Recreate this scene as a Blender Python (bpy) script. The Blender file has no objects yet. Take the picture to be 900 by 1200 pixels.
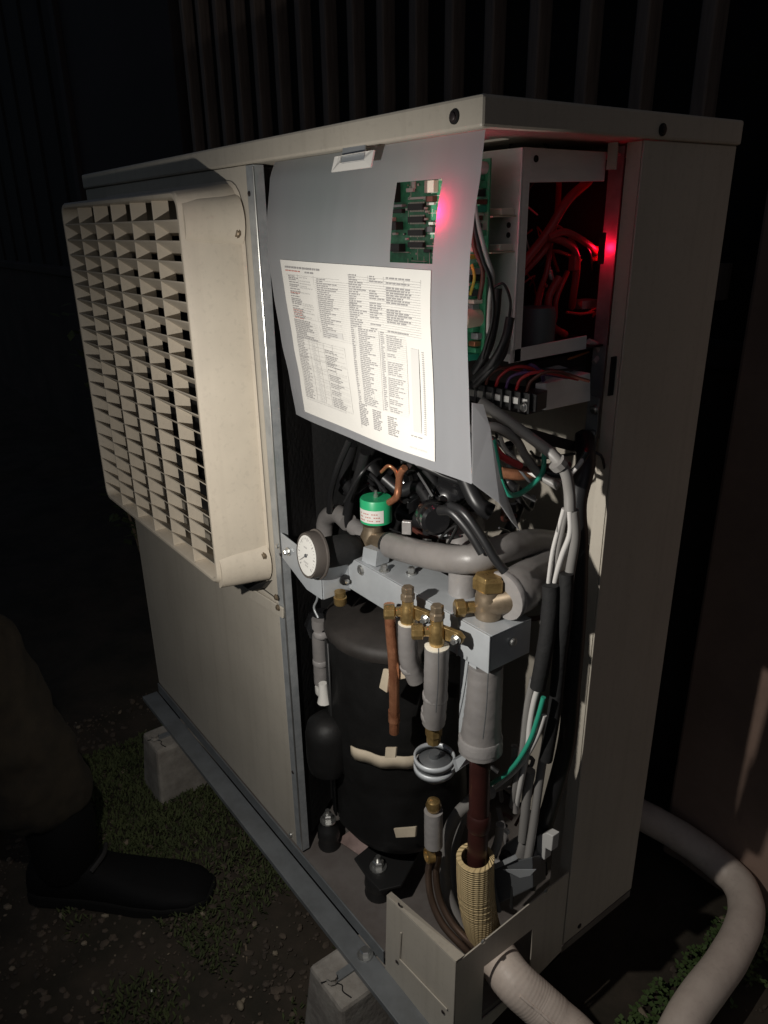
import bpy, math, random
from mathutils import Vector, Matrix, Quaternion
from math import radians, pi, sin, cos
random.seed(7)
S = bpy.context.scene
COL = S.collection

# ------------------------------------------------------------------ camera
cam_d = bpy.data.cameras.new("camera")
cam = bpy.data.objects.new("camera", cam_d)
COL.objects.link(cam)
cam.matrix_world = Matrix(((0.593308, -0.283035, 0.753576, 0.441605), (0.804674, 0.234154, -0.545592, -0.428764), (-0.022031, 0.930088, 0.366677, 0.915960), (0.000000, 0.000000, 0.000000, 1.000000)))
cam_d.sensor_fit = 'VERTICAL'
cam_d.sensor_height = 36.0
cam_d.lens = 26.2727
cam_d.shift_x, cam_d.shift_y = (0.01376, 0.00473)
cam_d.clip_start, cam_d.clip_end = 0.02, 200
S.camera = cam

# ------------------------------------------------------------------ night sky
W = bpy.data.worlds.new("World")
S.world = W
W.use_nodes = True
wn = W.node_tree.nodes
bg = wn["Background"]
sky = wn.new("ShaderNodeTexSky")
sky.sky_type = 'NISHITA'
sky.sun_disc = False
sky.sun_elevation = radians(38)
sky.sun_rotation = radians(110)
W.node_tree.links.new(sky.outputs[0], bg.inputs[0])
bg.inputs[1].default_value = 0.0105

# ------------------------------------------------------------------ hand torch
td = bpy.data.lights.new("torch_beam", 'SPOT')
td.energy = 11.4
td.color = (1.0, 0.955, 0.885)
td.spot_size = radians(152)
td.spot_blend = 1.0
td.shadow_soft_size = 0.006
torch = bpy.data.objects.new("torch_beam", td)
COL.objects.link(torch)
torch.location = (-0.028, -0.38, 0.765)
torch.rotation_euler = (Vector((-0.12, 0.0, 0.57)) - Vector(torch.location)).to_track_quat('-Z', 'Y').to_euler()

S.view_settings.view_transform = 'Standard'
S.view_settings.look = 'None'
S.view_settings.exposure = 0.0
S.view_settings.gamma = 1.0

# ------------------------------------------------------------------ materials
def mat(name, col, rough=0.5, metal=0.0, noise=0.0, scale=40.0, bump=0.0, bscale=200.0, col2=None, spec=0.5, stretch=None, rvar=0.0):
    m = bpy.data.materials.new(name)
    m.use_nodes = True
    nt = m.node_tree
    b = nt.nodes["Principled BSDF"]
    b.inputs["Roughness"].default_value = rough
    b.inputs["Metallic"].default_value = metal
    b.inputs["Specular IOR Level"].default_value = spec
    c = (*col, 1)
    b.inputs["Base Color"].default_value = c
    tc = nt.nodes.new("ShaderNodeTexCoord")
    mp = nt.nodes.new("ShaderNodeMapping")
    if stretch: mp.inputs["Scale"].default_value = stretch
    nt.links.new(tc.outputs["Object"], mp.inputs[0])
    if noise > 0 or col2:
        n = nt.nodes.new("ShaderNodeTexNoise")
        n.inputs["Scale"].default_value = scale
        n.inputs["Detail"].default_value = 6
        n.inputs["Roughness"].default_value = 0.65
        nt.links.new(mp.outputs[0], n.inputs["Vector"])
        r = nt.nodes.new("ShaderNodeValToRGB")
        k = col2 or tuple(x * (1 - noise) for x in col)
        r.color_ramp.elements[0].position = 0.36
        r.color_ramp.elements[0].color = (*k, 1)
        r.color_ramp.elements[1].position = 0.62
        r.color_ramp.elements[1].color = c
        nt.links.new(n.outputs["Fac"], r.inputs[0])
        nt.links.new(r.outputs[0], b.inputs["Base Color"])
        if rvar:
            mr = nt.nodes.new("ShaderNodeMapRange")
            mr.inputs[3].default_value = rough - rvar
            mr.inputs[4].default_value = rough + rvar
            nt.links.new(n.outputs["Fac"], mr.inputs[0])
            nt.links.new(mr.outputs[0], b.inputs["Roughness"])
    if bump > 0:
        n2 = nt.nodes.new("ShaderNodeTexNoise")
        n2.inputs["Scale"].default_value = bscale
        n2.inputs["Detail"].default_value = 4
        nt.links.new(mp.outputs[0], n2.inputs["Vector"])
        bp = nt.nodes.new("ShaderNodeBump")
        bp.inputs["Strength"].default_value = bump
        bp.inputs["Distance"].default_value = 0.002
        nt.links.new(n2.outputs["Fac"], bp.inputs["Height"])
        nt.links.new(bp.outputs[0], b.inputs["Normal"])
    return m

M = {}
def wear(m, amount=0.10, streak=0.06):
    # dust, faint vertical streaks and scuffs over the paint colour
    nt = m.node_tree; b = nt.nodes["Principled BSDF"]; src = b.inputs["Base Color"].links[0].from_socket
    tc = nt.nodes.new("ShaderNodeTexCoord")
    out = src
    for sc, st, amt, lo, hi in ((3.0, (1, 1, 1), amount, 0.45, 0.75), (14.0, (6, 6, 0.22), streak, 0.5, 0.72), (160.0, (1, 1, 1), 0.05, 0.58, 0.66)):
        mp = nt.nodes.new("ShaderNodeMapping"); mp.inputs["Scale"].default_value = st
        nt.links.new(tc.outputs["Object"], mp.inputs[0])
        n = nt.nodes.new("ShaderNodeTexNoise"); n.inputs["Scale"].default_value = sc; n.inputs["Detail"].default_value = 8
        nt.links.new(mp.outputs[0], n.inputs["Vector"])
        mr = nt.nodes.new("ShaderNodeMapRange"); mr.inputs[1].default_value = lo; mr.inputs[2].default_value = hi
        mr.inputs[3].default_value = 0.0; mr.inputs[4].default_value = amt * 2
        nt.links.new(n.outputs["Fac"], mr.inputs[0])
        mx = nt.nodes.new("ShaderNodeMixRGB"); mx.inputs[2].default_value = (0.20, 0.17, 0.13, 1)
        nt.links.new(mr.outputs[0], mx.inputs[0]); nt.links.new(out, mx.inputs[1]); out = mx.outputs[0]
    nt.links.new(out, b.inputs["Base Color"])
M['paint'] = mat('beige_paint', (0.54, 0.495, 0.42), 0.48, noise=0.07, scale=9, bump=0.05, bscale=600, rvar=0.08)
wear(M['paint'])
M['plastic'] = mat('beige_grille_plastic', (0.60, 0.53, 0.43), 0.55, noise=0.08, scale=14, bump=0.03, bscale=500)
M['galv'] = mat('galvanised_steel', (0.44, 0.46, 0.47), 0.4, 0.35, col2=(0.34, 0.36, 0.375), scale=55, rvar=0.1)
M['steel'] = mat('grey_coated_steel', (0.47, 0.495, 0.515), 0.42, 0.2, col2=(0.42, 0.442, 0.46), scale=30, rvar=0.08)
M['bright'] = mat('bright_zinc', (0.62, 0.62, 0.60), 0.3, 0.9)
M['railgrey'] = mat('base_rail_steel', (0.24, 0.255, 0.265), 0.5, 0.35, col2=(0.19, 0.20, 0.205), scale=25, rvar=0.08)
M['alu'] = mat('aluminium_sheet', (0.84, 0.84, 0.83), 0.35, 0.2, col2=(0.76, 0.76, 0.75), scale=20, stretch=(1, 1, 6))
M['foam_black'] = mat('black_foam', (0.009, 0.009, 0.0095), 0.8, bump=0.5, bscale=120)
M['jacket'] = mat('compressor_jacket', (0.011, 0.0108, 0.0108), 0.55, col2=(0.007, 0.0068, 0.0066), scale=22, bump=0.8, bscale=28, spec=0.35)
M['jacket_top'] = mat('compressor_jacket_top', (0.036, 0.031, 0.028), 0.62, col2=(0.022, 0.019, 0.017), scale=18, bump=0.2, bscale=90)
M['rubber'] = mat('black_rubber', (0.014, 0.014, 0.014), 0.5)
M['cable'] = mat('black_cable', (0.016, 0.016, 0.017), 0.38)
M['gloss_black'] = mat('glossy_black', (0.012, 0.012, 0.013), 0.16)
M['lag'] = mat('grey_pipe_lagging', (0.235, 0.222, 0.217), 0.4, noise=0.16, scale=25, bump=0.35, bscale=60)
M['lagtape'] = mat('grey_vinyl_tape', (0.29, 0.275, 0.268), 0.3, noise=0.12, scale=60, bump=0.3, bscale=130)
M['brass'] = mat('brass', (0.52, 0.36, 0.15), 0.3, 0.75, col2=(0.33, 0.215, 0.085), scale=90, rvar=0.1)
M['dullbrass'] = mat('dull_valve_brass', (0.30, 0.235, 0.165), 0.4, 0.6, col2=(0.20, 0.155, 0.105), scale=60)
M['copper'] = mat('copper', (0.78, 0.36, 0.20), 0.3, 0.72, col2=(0.48, 0.19, 0.10), scale=45, rvar=0.1)
M['darkpipe'] = mat('oxidised_copper', (0.062, 0.020, 0.017), 0.36, 0.25, col2=(0.040, 0.014, 0.012), scale=35)
M['brownpipe'] = mat('brown_thin_pipe', (0.16, 0.11, 0.085), 0.3, 0.6)
M['greycable'] = mat('grey_cable', (0.23, 0.22, 0.21), 0.45)
M['whitecable'] = mat('white_cable', (0.58, 0.56, 0.54), 0.42)
M['greencable'] = mat('green_cable', (0.03, 0.30, 0.20), 0.4)
M['redcable'] = mat('red_cable', (0.46, 0.03, 0.035), 0.4)
M['browncable'] = mat('brown_cable', (0.12, 0.04, 0.03), 0.42)
M['orangecable'] = mat('orange_cable', (0.5, 0.16, 0.05), 0.4)
M['yellowcable'] = mat('yellow_cable', (0.55, 0.42, 0.06), 0.4)
M['purplecable'] = mat('purple_cable', (0.10, 0.05, 0.16), 0.4)
M['pcb'] = mat('circuit_board_green', (0.07, 0.36, 0.19), 0.32, col2=(0.035, 0.21, 0.11), scale=120)
M['silk'] = mat('silkscreen_white', (0.62, 0.66, 0.60), 0.5)
M['chip'] = mat('chip_black', (0.022, 0.022, 0.024), 0.35)
M['pin'] = mat('tinned_pin', (0.66, 0.62, 0.55), 0.28, 0.9)
M['cream'] = mat('cream_connector', (0.70, 0.66, 0.56), 0.45)
M['green'] = mat('green_coil', (0.025, 0.40, 0.17), 0.38)
M['white'] = mat('white_label', (0.72, 0.70, 0.66), 0.5)
M['dial'] = mat('gauge_dial', (0.80, 0.79, 0.75), 0.35)
M['ink'] = mat('ink', (0.30, 0.29, 0.29), 0.6)
M['inkgrey'] = mat('ink_grey', (0.56, 0.55, 0.53), 0.6)
M['inkred'] = mat('ink_red', (0.5, 0.18, 0.15), 0.6)
M['paper'] = mat('label_paper', (0.66, 0.645, 0.61), 0.6, noise=0.04, scale=18)
M['bezel'] = mat('gauge_bezel', (0.12, 0.105, 0.095), 0.4, 0.3)
M['tan'] = mat('tan_foam_tab', (0.62, 0.53, 0.40), 0.7, noise=0.15, scale=40)
M['pan'] = mat('base_pan', (0.20, 0.18, 0.168), 0.5, 0.15, col2=(0.135, 0.115, 0.105), scale=14, rvar=0.1)
M['driptan'] = mat('stained_drip_plate', (0.36, 0.26, 0.235), 0.4, 0.1, col2=(0.20, 0.14, 0.125), scale=24)
M['fanblack'] = mat('fan_plastic', (0.035, 0.034, 0.033), 0.5)
M['fins'] = mat('heat_exchanger_fins', (0.10, 0.10, 0.10), 0.5, 0.5)
M['concrete'] = mat('concrete', (0.36, 0.335, 0.30), 0.85, col2=(0.22, 0.20, 0.18), scale=26, bump=0.6, bscale=110)
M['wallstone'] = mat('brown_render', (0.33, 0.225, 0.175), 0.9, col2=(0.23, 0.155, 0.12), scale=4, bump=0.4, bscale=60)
M['wallstone_shaded'] = mat('shaded_brown_render', (0.045, 0.035, 0.030), 0.9, col2=(0.025, 0.02, 0.018), scale=4, bump=0.4, bscale=60)  # darker copy of the brown render, the shade is put into its colour
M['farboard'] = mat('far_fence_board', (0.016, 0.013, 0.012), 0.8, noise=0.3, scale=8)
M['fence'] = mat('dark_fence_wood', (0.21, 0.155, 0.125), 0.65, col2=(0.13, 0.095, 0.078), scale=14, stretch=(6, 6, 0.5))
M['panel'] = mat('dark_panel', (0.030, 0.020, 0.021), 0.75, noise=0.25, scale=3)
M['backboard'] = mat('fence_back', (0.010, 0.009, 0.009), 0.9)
M['hose'] = mat('pipe_wrap_tape', (0.70, 0.60, 0.52), 0.5, col2=(0.58, 0.485, 0.42), scale=16, bump=0.25, bscale=80)
M['yfoam'] = mat('yellow_pipe_foam', (0.66, 0.50, 0.26), 0.7)
M['soil'] = mat('soil', (0.055, 0.042, 0.030), 0.95, col2=(0.028, 0.024, 0.016), scale=9, bump=1.0, bscale=45)
M['moss'] = mat('moss', (0.075, 0.092, 0.030), 0.8, col2=(0.045, 0.060, 0.020), scale=30)
M['clover'] = mat('clover_leaf', (0.085, 0.135, 0.042), 0.6, col2=(0.055, 0.095, 0.028), scale=25)
M['pebble'] = mat('pebble', (0.125, 0.095, 0.07), 0.9, col2=(0.045, 0.036, 0.028), scale=22)
M['stone'] = mat('pale_stone', (0.30, 0.25, 0.18), 0.85, col2=(0.19, 0.15, 0.105), scale=45)
M['twig'] = mat('dry_twig', (0.20, 0.15, 0.10), 0.8)
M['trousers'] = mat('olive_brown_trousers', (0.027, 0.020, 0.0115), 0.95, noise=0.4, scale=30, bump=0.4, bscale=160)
M['coat'] = mat('dark_jacket', (0.03, 0.028, 0.028), 0.85, noise=0.25, scale=20)
M['skin'] = mat('skin', (0.45, 0.28, 0.20), 0.55)
M['hair'] = mat('hair', (0.02, 0.016, 0.013), 0.6)
M['shoe'] = mat('black_shoe', (0.0045, 0.0045, 0.005), 0.75, spec=0.2, bump=0.2, bscale=150)
M['sole'] = mat('shoe_sole', (0.009, 0.0088, 0.0085), 0.85, spec=0.2)
M['darkmetal'] = mat('dark_brown_metal', (0.045, 0.035, 0.035), 0.45, 0.4)
M['boxgrey'] = mat('dark_grey_case', (0.10, 0.105, 0.11), 0.5, 0.2)
M['clear'] = mat('clear_plastic', (0.55, 0.54, 0.52), 0.2)
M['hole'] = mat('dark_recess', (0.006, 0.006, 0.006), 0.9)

wear(M['plastic'], 0.05, 0.05); wear(M['lag'], 0.12, 0.05); wear(M['hose'], 0.12, 0.02); wear(M['concrete'], 0.15, 0.1)
# grey translucent plastic of the hanging cover
def cover_mat():
    m = mat('grey_cover_plastic', (0.44, 0.45, 0.475), 0.42, noise=0.10, scale=3.0, stretch=(7, 1, 1.2), rvar=0.08)
    nt = m.node_tree
    b = nt.nodes["Principled BSDF"]; o = nt.nodes["Material Output"]
    t = nt.nodes.new("ShaderNodeBsdfTranslucent"); t.inputs[0].default_value = (0.74, 0.73, 0.73, 1)
    x = nt.nodes.new("ShaderNodeMixShader"); x.inputs[0].default_value = 0.5
    nt.links.new(b.outputs[0], x.inputs[1]); nt.links.new(t.outputs[0], x.inputs[2]); nt.links.new(x.outputs[0], o.inputs[0])
    return m
M['cover'] = cover_mat()

# knitted relief on the yellow foam
def knit(m):
    nt = m.node_tree; b = nt.nodes["Principled BSDF"]
    tc = nt.nodes.new("ShaderNodeTexCoord")
    sx = nt.nodes.new("ShaderNodeSeparateXYZ"); nt.links.new(tc.outputs["Object"], sx.inputs[0])
    def m_(op, a, b=None):
        n = nt.nodes.new("ShaderNodeMath"); n.operation = op
        for k, q in enumerate((a, b)):
            if q is None: continue
            if isinstance(q, (int, float)): n.inputs[k].default_value = q
            else: nt.links.new(q, n.inputs[k])
        return n.outputs[0]
    ang = m_('SINE', m_('MULTIPLY', m_('ARCTAN2', sx.outputs[1], sx.outputs[0]), 34))
    hz = m_('SINE', m_('MULTIPLY', sx.outputs[2], 1900))
    mx = nt.nodes.new("ShaderNodeMath"); mx.operation = 'ADD'
    nt.links.new(ang, mx.inputs[0]); nt.links.new(hz, mx.inputs[1])
    bp = nt.nodes.new("ShaderNodeBump"); bp.inputs["Strength"].default_value = 1.0; bp.inputs["Distance"].default_value = 0.0007
    nt.links.new(mx.outputs[0], bp.inputs["Height"]); nt.links.new(bp.outputs[0], b.inputs["Normal"])
knit(M['yfoam'])

def emit(name, col, s):
    m = bpy.data.materials.new(name); m.use_nodes = True
    b = m.node_tree.nodes["Principled BSDF"]
    b.inputs["Base Color"].default_value = (*col, 1)
    b.inputs["Emission Color"].default_value = (*col, 1)
    b.inputs["Emission Strength"].default_value = s
    return m
M['led'] = emit('red_led', (1.0, 0.02, 0.05), 25)

# ------------------------------------------------------------------ mesh helpers
WORLD = {}
def V(*a): return Vector(a if len(a) > 1 else a[0])

class MB:
    def __init__(s): s.v = []; s.f = []
    def add(s, vs, fs):
        n = len(s.v); s.v += [Vector(p) for p in vs]; s.f += [[i + n for i in f] for f in fs]; return s
    def box(s, x0, x1, y0, y1, z0, z1):
        return s.hexa([(x0,y0,z0),(x1,y0,z0),(x1,y1,z0),(x0,y1,z0)], [(x0,y0,z1),(x1,y0,z1),(x1,y1,z1),(x0,y1,z1)])
    def hexa(s, a, b):
        return s.add(list(a) + list(b), [(3,2,1,0),(4,5,6,7),(0,1,5,4),(1,2,6,5),(2,3,7,6),(3,0,4,7)])
    def obox(s, c, ax, ay, az, h):
        c = V(c); ax, ay, az = V(ax)*h[0], V(ay)*h[1], V(az)*h[2]
        return s.hexa([c-ax-ay-az, c+ax-ay-az, c+ax+ay-az, c-ax+ay-az], [c-ax-ay+az, c+ax-ay+az, c+ax+ay+az, c-ax+ay+az])
    def prism(s, poly, ext):
        n = len(poly); e = V(ext); a = [V(p) for p in poly]; b = [p + e for p in a]
        fs = [list(range(n))[::-1], list(range(n, 2*n))] + [(i, (i+1) % n, n + (i+1) % n, n + i) for i in range(n)]
        return s.add(a + b, fs)
    def grid(s, rows):
        w = len(rows[0]); vs = [p for r in rows for p in r]
        return s.add(vs, [(r*w+c, r*w+c+1, (r+1)*w+c+1, (r+1)*w+c) for r in range(len(rows)-1) for c in range(w-1)])
    def loft(s, loops, cap0=False, cap1=False):
        n = len(loops[0]); vs = [p for l in loops for p in l]
        fs = [(r*n+c, r*n+(c+1) % n, (r+1)*n+(c+1) % n, (r+1)*n+c) for r in range(len(loops)-1) for c in range(n)]
        if cap0: fs.append(list(range(n))[::-1])
        if cap1: fs.append([(len(loops)-1)*n + i for i in range(n)])
        return s.add(vs, fs)
    def lathe(s, base, axis, prof, n=24, cap=True):
        ax = V(axis).normalized(); q = Vector((0,0,1)).rotation_difference(ax); b = V(base)
        loops = [[b + q @ Vector((r*cos(2*pi*i/n), r*sin(2*pi*i/n), h)) for i in range(n)] for r, h in prof]
        return s.loft(loops, cap, cap)
    def cyl(s, a, b, r, n=16):
        a, b = V(a), V(b); d = b - a
        return s.lathe(a, d, [(r, 0), (r, d.length)], n)
    def tube(s, pts, r, n=10, sub=6, caps=True, wob=0.0):
        p = smooth(pts, sub); L = len(p)
        rad = r if callable(r) else (lambda t: r)
        loops = []; nrm = None
        for i in range(L):
            t = (p[min(i+1, L-1)] - p[max(i-1, 0)]).normalized()
            if nrm is None:
                nrm = t.cross(Vector((0.31, 0.87, 0.38))).normalized()
            else:
                nrm = (nrm - t * nrm.dot(t)).normalized()
            b = t.cross(nrm); rr = rad(i/(L-1))
            loops.append([p[i] + (nrm*cos(2*pi*k/n) + b*sin(2*pi*k/n)) * rr * (1 + wob*random.uniform(-1, 1)) for k in range(n)])
        return s.loft(loops, caps, caps)
    def build(s, name, m, parent=None, bevel=0.0, sm=False, label=None, kind=None, angle=35, thick=0.0):
        xs = [p.x for p in s.v]; ys = [p.y for p in s.v]; zs = [p.z for p in s.v]
        c = Vector(((min(xs)+max(xs))/2, (min(ys)+max(ys))/2, min(zs)))
        me = bpy.data.meshes.new(name)
        me.from_pydata([p - c for p in s.v], [], s.f)
        me.materials.append(M[m] if isinstance(m, str) else m)
        if sm:
            me.polygons.foreach_set('use_smooth', [True]*len(me.polygons))
            me.set_sharp_from_angle(angle=radians(angle))
        me.update()
        o = bpy.data.objects.new(name, me); COL.objects.link(o)
        put(o, c, parent)
        if thick:
            d = o.modifiers.new('thickness', 'SOLIDIFY'); d.thickness = thick; d.offset = 0
        if bevel:
            d = o.modifiers.new('bevel', 'BEVEL'); d.width = bevel; d.segments = 2; d.limit_method = 'ANGLE'; d.angle_limit = radians(40)
        if label: o['label'] = label
        if kind: o['kind'] = kind
        return o

def put(o, c, parent):
    WORLD[o.name] = Vector(c)
    if parent:
        o.parent = parent; o.location = Vector(c) - WORLD[parent.name]
    else:
        o.location = c

def smooth(pts, sub):
    p = [V(q) for q in pts]
    if sub <= 1 or len(p) < 3: 
        return p
    out = []
    for i in range(len(p)-1):
        p0 = p[i-1] if i else p[0]*2 - p[1]; p1, p2 = p[i], p[i+1]
        p3 = p[i+2] if i+2 < len(p) else p[-1]*2 - p[-2]
        for k in range(sub):
            t = k/sub
            out.append(0.5*((2*p1) + (p2-p0)*t + (2*p0-5*p1+4*p2-p3)*t*t + (3*p1-p0-3*p2+p3)*t**3))
    return out + [p[-1]]

def thing(name, label, cat, loc=(0,0,0), group=None):
    o = bpy.data.objects.new(name, None); COL.objects.link(o)
    o.empty_display_size = 0.1
    put(o, loc, None)
    o['label'] = label; o['category'] = cat
    if group: o['group'] = group
    return o
def tag(o, label, cat, group=None):
    o['label'] = label; o['category'] = cat
    if group: o['group'] = group
    return o
def copy_part(o, parent, wloc, rot=None):
    c = o.copy(); COL.objects.link(c); put(c, wloc, parent)
    if rot: c.rotation_euler = rot
    for ch in list(o.children):
        d = ch.copy(); COL.objects.link(d); d.parent = c
    return c

def rrect(x0, x1, z0, z1, y, r, seg=5):
    out = []
    for cx_, cz_, a0 in ((x1-r, z1-r, 0), (x0+r, z1-r, 90), (x0+r, z0+r, 180), (x1-r, z0+r, 270)):
        for k in range(seg+1):
            a = radians(a0 + 90*k/seg)
            out.append(Vector((cx_ + r*cos(a), y, cz_ + r*sin(a))))
    return out

def screw(parent, p, d, r=0.004, m='bright', h=0.003, name='screw', slot=True):
    a = V(d).normalized()
    mb = MB(); mb.lathe(V(p), a, [(r*1.35, 0), (r*1.35, h*0.25), (r, h*0.3), (r, h*0.8), (r*0.75, h)], 10)
    return mb.build(name, m, parent, sm=True)
def hexbolt(parent, p, d, r=0.006, h=0.005, m='bright', name='bolt', washer=1.5):
    mb = MB()
    if washer: mb.lathe(V(p), d, [(r*washer, 0), (r*washer, h*0.2)], 14)
    a = V(d).normalized()
    mb.lathe(V(p) + a*h*0.2, d, [(r, 0), (r, h*0.85), (r*0.8, h)], 6)
    return mb.build(name, m, parent)

# ================================================================== SETTING
GZ = -0.15
def ground():
    mb = MB(); n = 70
    def hgt(x, y): return GZ + 0.006*sin(9*x+2*y) + 0.005*sin(13*y-4*x+1) + 0.004*sin(31*x+17*y)
    def axis(a0, a1, k): return [a0 + (a1-a0)*i/k for i in range(k+1)]
    xs = [-40, -20, -10, -6] + axis(-4, 3, 110) + [6, 10, 20, 40]
    ys = [-40, -20, -10, -6] + axis(-3, 3, 95) + [6, 10, 20, 40]
    mb.grid([[Vector((x, y, hgt(x, y) if abs(x) < 5 and abs(y) < 4 else GZ)) for x in xs] for y in ys])
    o = mb.build('ground', 'soil', None, sm=True); o['kind'] = 'structure'
    return hgt
HG = ground()

# boundary wall, fence on it, pillar and plain panel
wl = thing('boundary_wall', 'low brown rendered wall behind the heat pump, under the dark fence', 'wall', (-0.6, 0.70, GZ))
MB().box(-7.2, 1.8, 0.66, 0.80, GZ-0.1, 0.70).build('wall_body', 'wallstone_shaded', wl, bevel=0.008)
MB().box(-7.22, 1.82, 0.645, 0.815, 0.70, 0.74).build('coping', 'wallstone_shaded', wl, bevel=0.006)
fx = [-0.21 - 0.1*k for k in range(17)]
fe = thing('slat_fence', 'dark upright slat fence standing above the low wall behind the heat pump', 'fence', (-1.0, 0.63, 0.74))
slat = None
for k, x in enumerate(fx):
    if slat is None:
        slat = MB().box(x-0.011, x+0.011, 0.60, 0.632, 0.70, 2.6).build('slat', 'fence', fe, bevel=0.003)
        base = WORLD[slat.name].copy(); x00 = x
    else:
        copy_part(slat, fe, base + Vector((x - x00, 0, 0)))
for z in (0.80, 1.75, 2.5):
    MB().box(-1.86, -0.16, 0.634, 0.66, z, z+0.05).build('rail', 'fence', fe)
MB().box(-1.92, -0.085, 0.664, 0.68, 0.742, 2.6).build('backing_board', 'backboard', fe)
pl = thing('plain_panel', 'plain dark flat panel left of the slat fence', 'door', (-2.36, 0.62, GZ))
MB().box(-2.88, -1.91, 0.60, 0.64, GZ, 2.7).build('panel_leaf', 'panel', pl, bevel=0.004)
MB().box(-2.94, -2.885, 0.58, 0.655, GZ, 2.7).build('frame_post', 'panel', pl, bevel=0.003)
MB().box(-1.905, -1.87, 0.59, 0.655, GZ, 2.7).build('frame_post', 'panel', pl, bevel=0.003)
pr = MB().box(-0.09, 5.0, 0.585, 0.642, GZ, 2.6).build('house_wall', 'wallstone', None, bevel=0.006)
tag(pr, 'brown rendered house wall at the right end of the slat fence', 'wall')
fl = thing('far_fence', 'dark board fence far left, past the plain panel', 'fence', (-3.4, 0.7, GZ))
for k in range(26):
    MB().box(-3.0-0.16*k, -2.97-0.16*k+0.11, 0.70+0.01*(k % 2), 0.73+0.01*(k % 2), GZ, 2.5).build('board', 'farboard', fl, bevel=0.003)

# ================================================================== HEAT PUMP CASE
HP = thing('heat_pump', 'beige outdoor heat pump with its service cover off, on concrete blocks', 'heat pump', (-0.47, 0.17, 0.0))
WX = -0.941; D = 0.3456
def hp(mb, name, m, **k): return mb.build(name, m, k.pop('parent', HP), **k)

# lid
lid = hp(MB().box(WX-0.003, 0.003, -0.003, D+0.003, 0.978, 1.0), 'lid', 'paint', bevel=0.0025)
for p, d in (((-0.0262, -0.0030, 0.9878), (0,-1,0)), ((0.0030, 0.2156, 0.9859), (1,0,0))):
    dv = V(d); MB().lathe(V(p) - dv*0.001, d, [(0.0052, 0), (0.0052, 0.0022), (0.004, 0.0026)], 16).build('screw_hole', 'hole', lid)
    screw(lid, V(p) + dv*0.0012, d, 0.0030, 'darkmetal', 0.0022)

# upper front panel with the fan opening
def panel_with_hole(x0, x1, z0, z1, cx_, cz_, r, y, n=64):
    mb = MB(); a = []; b = []
    for i in range(n):
        t = 2*pi*i/n; c, s_ = cos(t), sin(t)
        ks = []
        if c > 1e-6: ks.append((x1-cx_)/c)
        if c < -1e-6: ks.append((x0-cx_)/c)
        if s_ > 1e-6: ks.append((z1-cz_)/s_)
        if s_ < -1e-6: ks.append((z0-cz_)/s_)
        k = min(ks)
        a.append(Vector((cx_+c*k, y, cz_+s_*k))); b.append(Vector((cx_+c*r, y, cz_+s_*r)))
    for cx2, cz2 in ((x0,z0),(x1,z0),(x1,z1),(x0,z1)):
        i = min(range(n), key=lambda j: (a[j]-Vector((cx2,y,cz2))).length); a[i] = Vector((cx2, y, cz2))
    mb.loft([a, b]); return mb
FC = (-0.62, 0.712)
up = hp(panel_with_hole(WX, -0.369, 0.441, 0.977, FC[0], FC[1], 0.212, 0.0008), 'upper_front_panel', 'paint', thick=0.0015)
hp(MB().box(-0.392, -0.3695, 0.0, 0.0035, 0.945, 0.9775), 'corner_tab', 'paint', bevel=0.001)
lp = hp(MB().box(WX, -0.369, 0.0006, 0.004, 0.004, 0.436), 'lower_front_panel', 'paint', bevel=0.0012)
hp(MB().prism([(-0.4361, -0.0040, 0.4297), (-0.3505, -0.0040, 0.4356), (-0.3527, -0.0040, 0.4190), (-0.4552, -0.0040, 0.4095)], (0, 0.003, 0)), 'panel_lip', 'paint', bevel=0.0008)
for q in ((-0.3642, -0.0045, 0.4469), (-0.3615, -0.0045, 0.4324)): screw(up, q, (0,-1,0), 0.0035, 'dullbrass')
for q in ((-0.3572, 0.0000, 0.5237), (-0.3848, -0.0000, 0.0137), (-0.3788, -0.0040, 0.9177)): screw(up if q[2] > .4 else lp, q, (0,-1,0), 0.0028, 'bright')
hp(MB().box(WX, WX+0.0015, 0.0045, D, 0.0, 0.977), 'left_side_panel', 'paint')
# lattice fan guard
GX0, GX1, GZ0, GZ1, GY = -0.846, -0.394, 0.472, 0.953, -0.072
fg = hp(MB().loft([
    rrect(GX0+0.008, GX1-0.008, GZ0+0.008, GZ1-0.008, GY+0.030, 0.012),
    rrect(GX0+0.0075, GX1-0.0075, GZ0+0.0075, GZ1-0.0075, GY+0.0015, 0.013),
    rrect(GX0+0.006, GX1-0.006, GZ0+0.006, GZ1-0.006, GY-0.0005, 0.014),
    rrect(GX0+0.0025, GX1-0.0025, GZ0+0.0025, GZ1-0.0025, GY-0.0005, 0.016),
    rrect(GX0, GX1, GZ0, GZ1, GY+0.002, 0.018),
    rrect(GX0-0.012, GX1+0.010, GZ0-0.017, GZ1+0.008, -0.004, 0.030),
    rrect(GX0-0.016, GX1+0.014, GZ0-0.019, GZ1+0.011, -0.0015, 0.032)]), 'fan_guard', 'plastic', sm=True, angle=40)
NC, NR = 6, 21
v0 = None
for i in range(1, NC):
    x = GX0 + 0.008 + (GX1-GX0-0.016)*i/NC
    if v0 is None:
        v0 = MB().box(x-0.0011, x+0.0011, GY+0.0012, GY+0.0215, GZ0+0.0078, GZ1-0.0078).build('upright_slat', 'plastic', fg, bevel=0.0004); b0 = WORLD[v0.name].copy(); xx = x
    else: copy_part(v0, fg, b0 + Vector((x-xx, 0, 0)))
h0 = None
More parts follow.
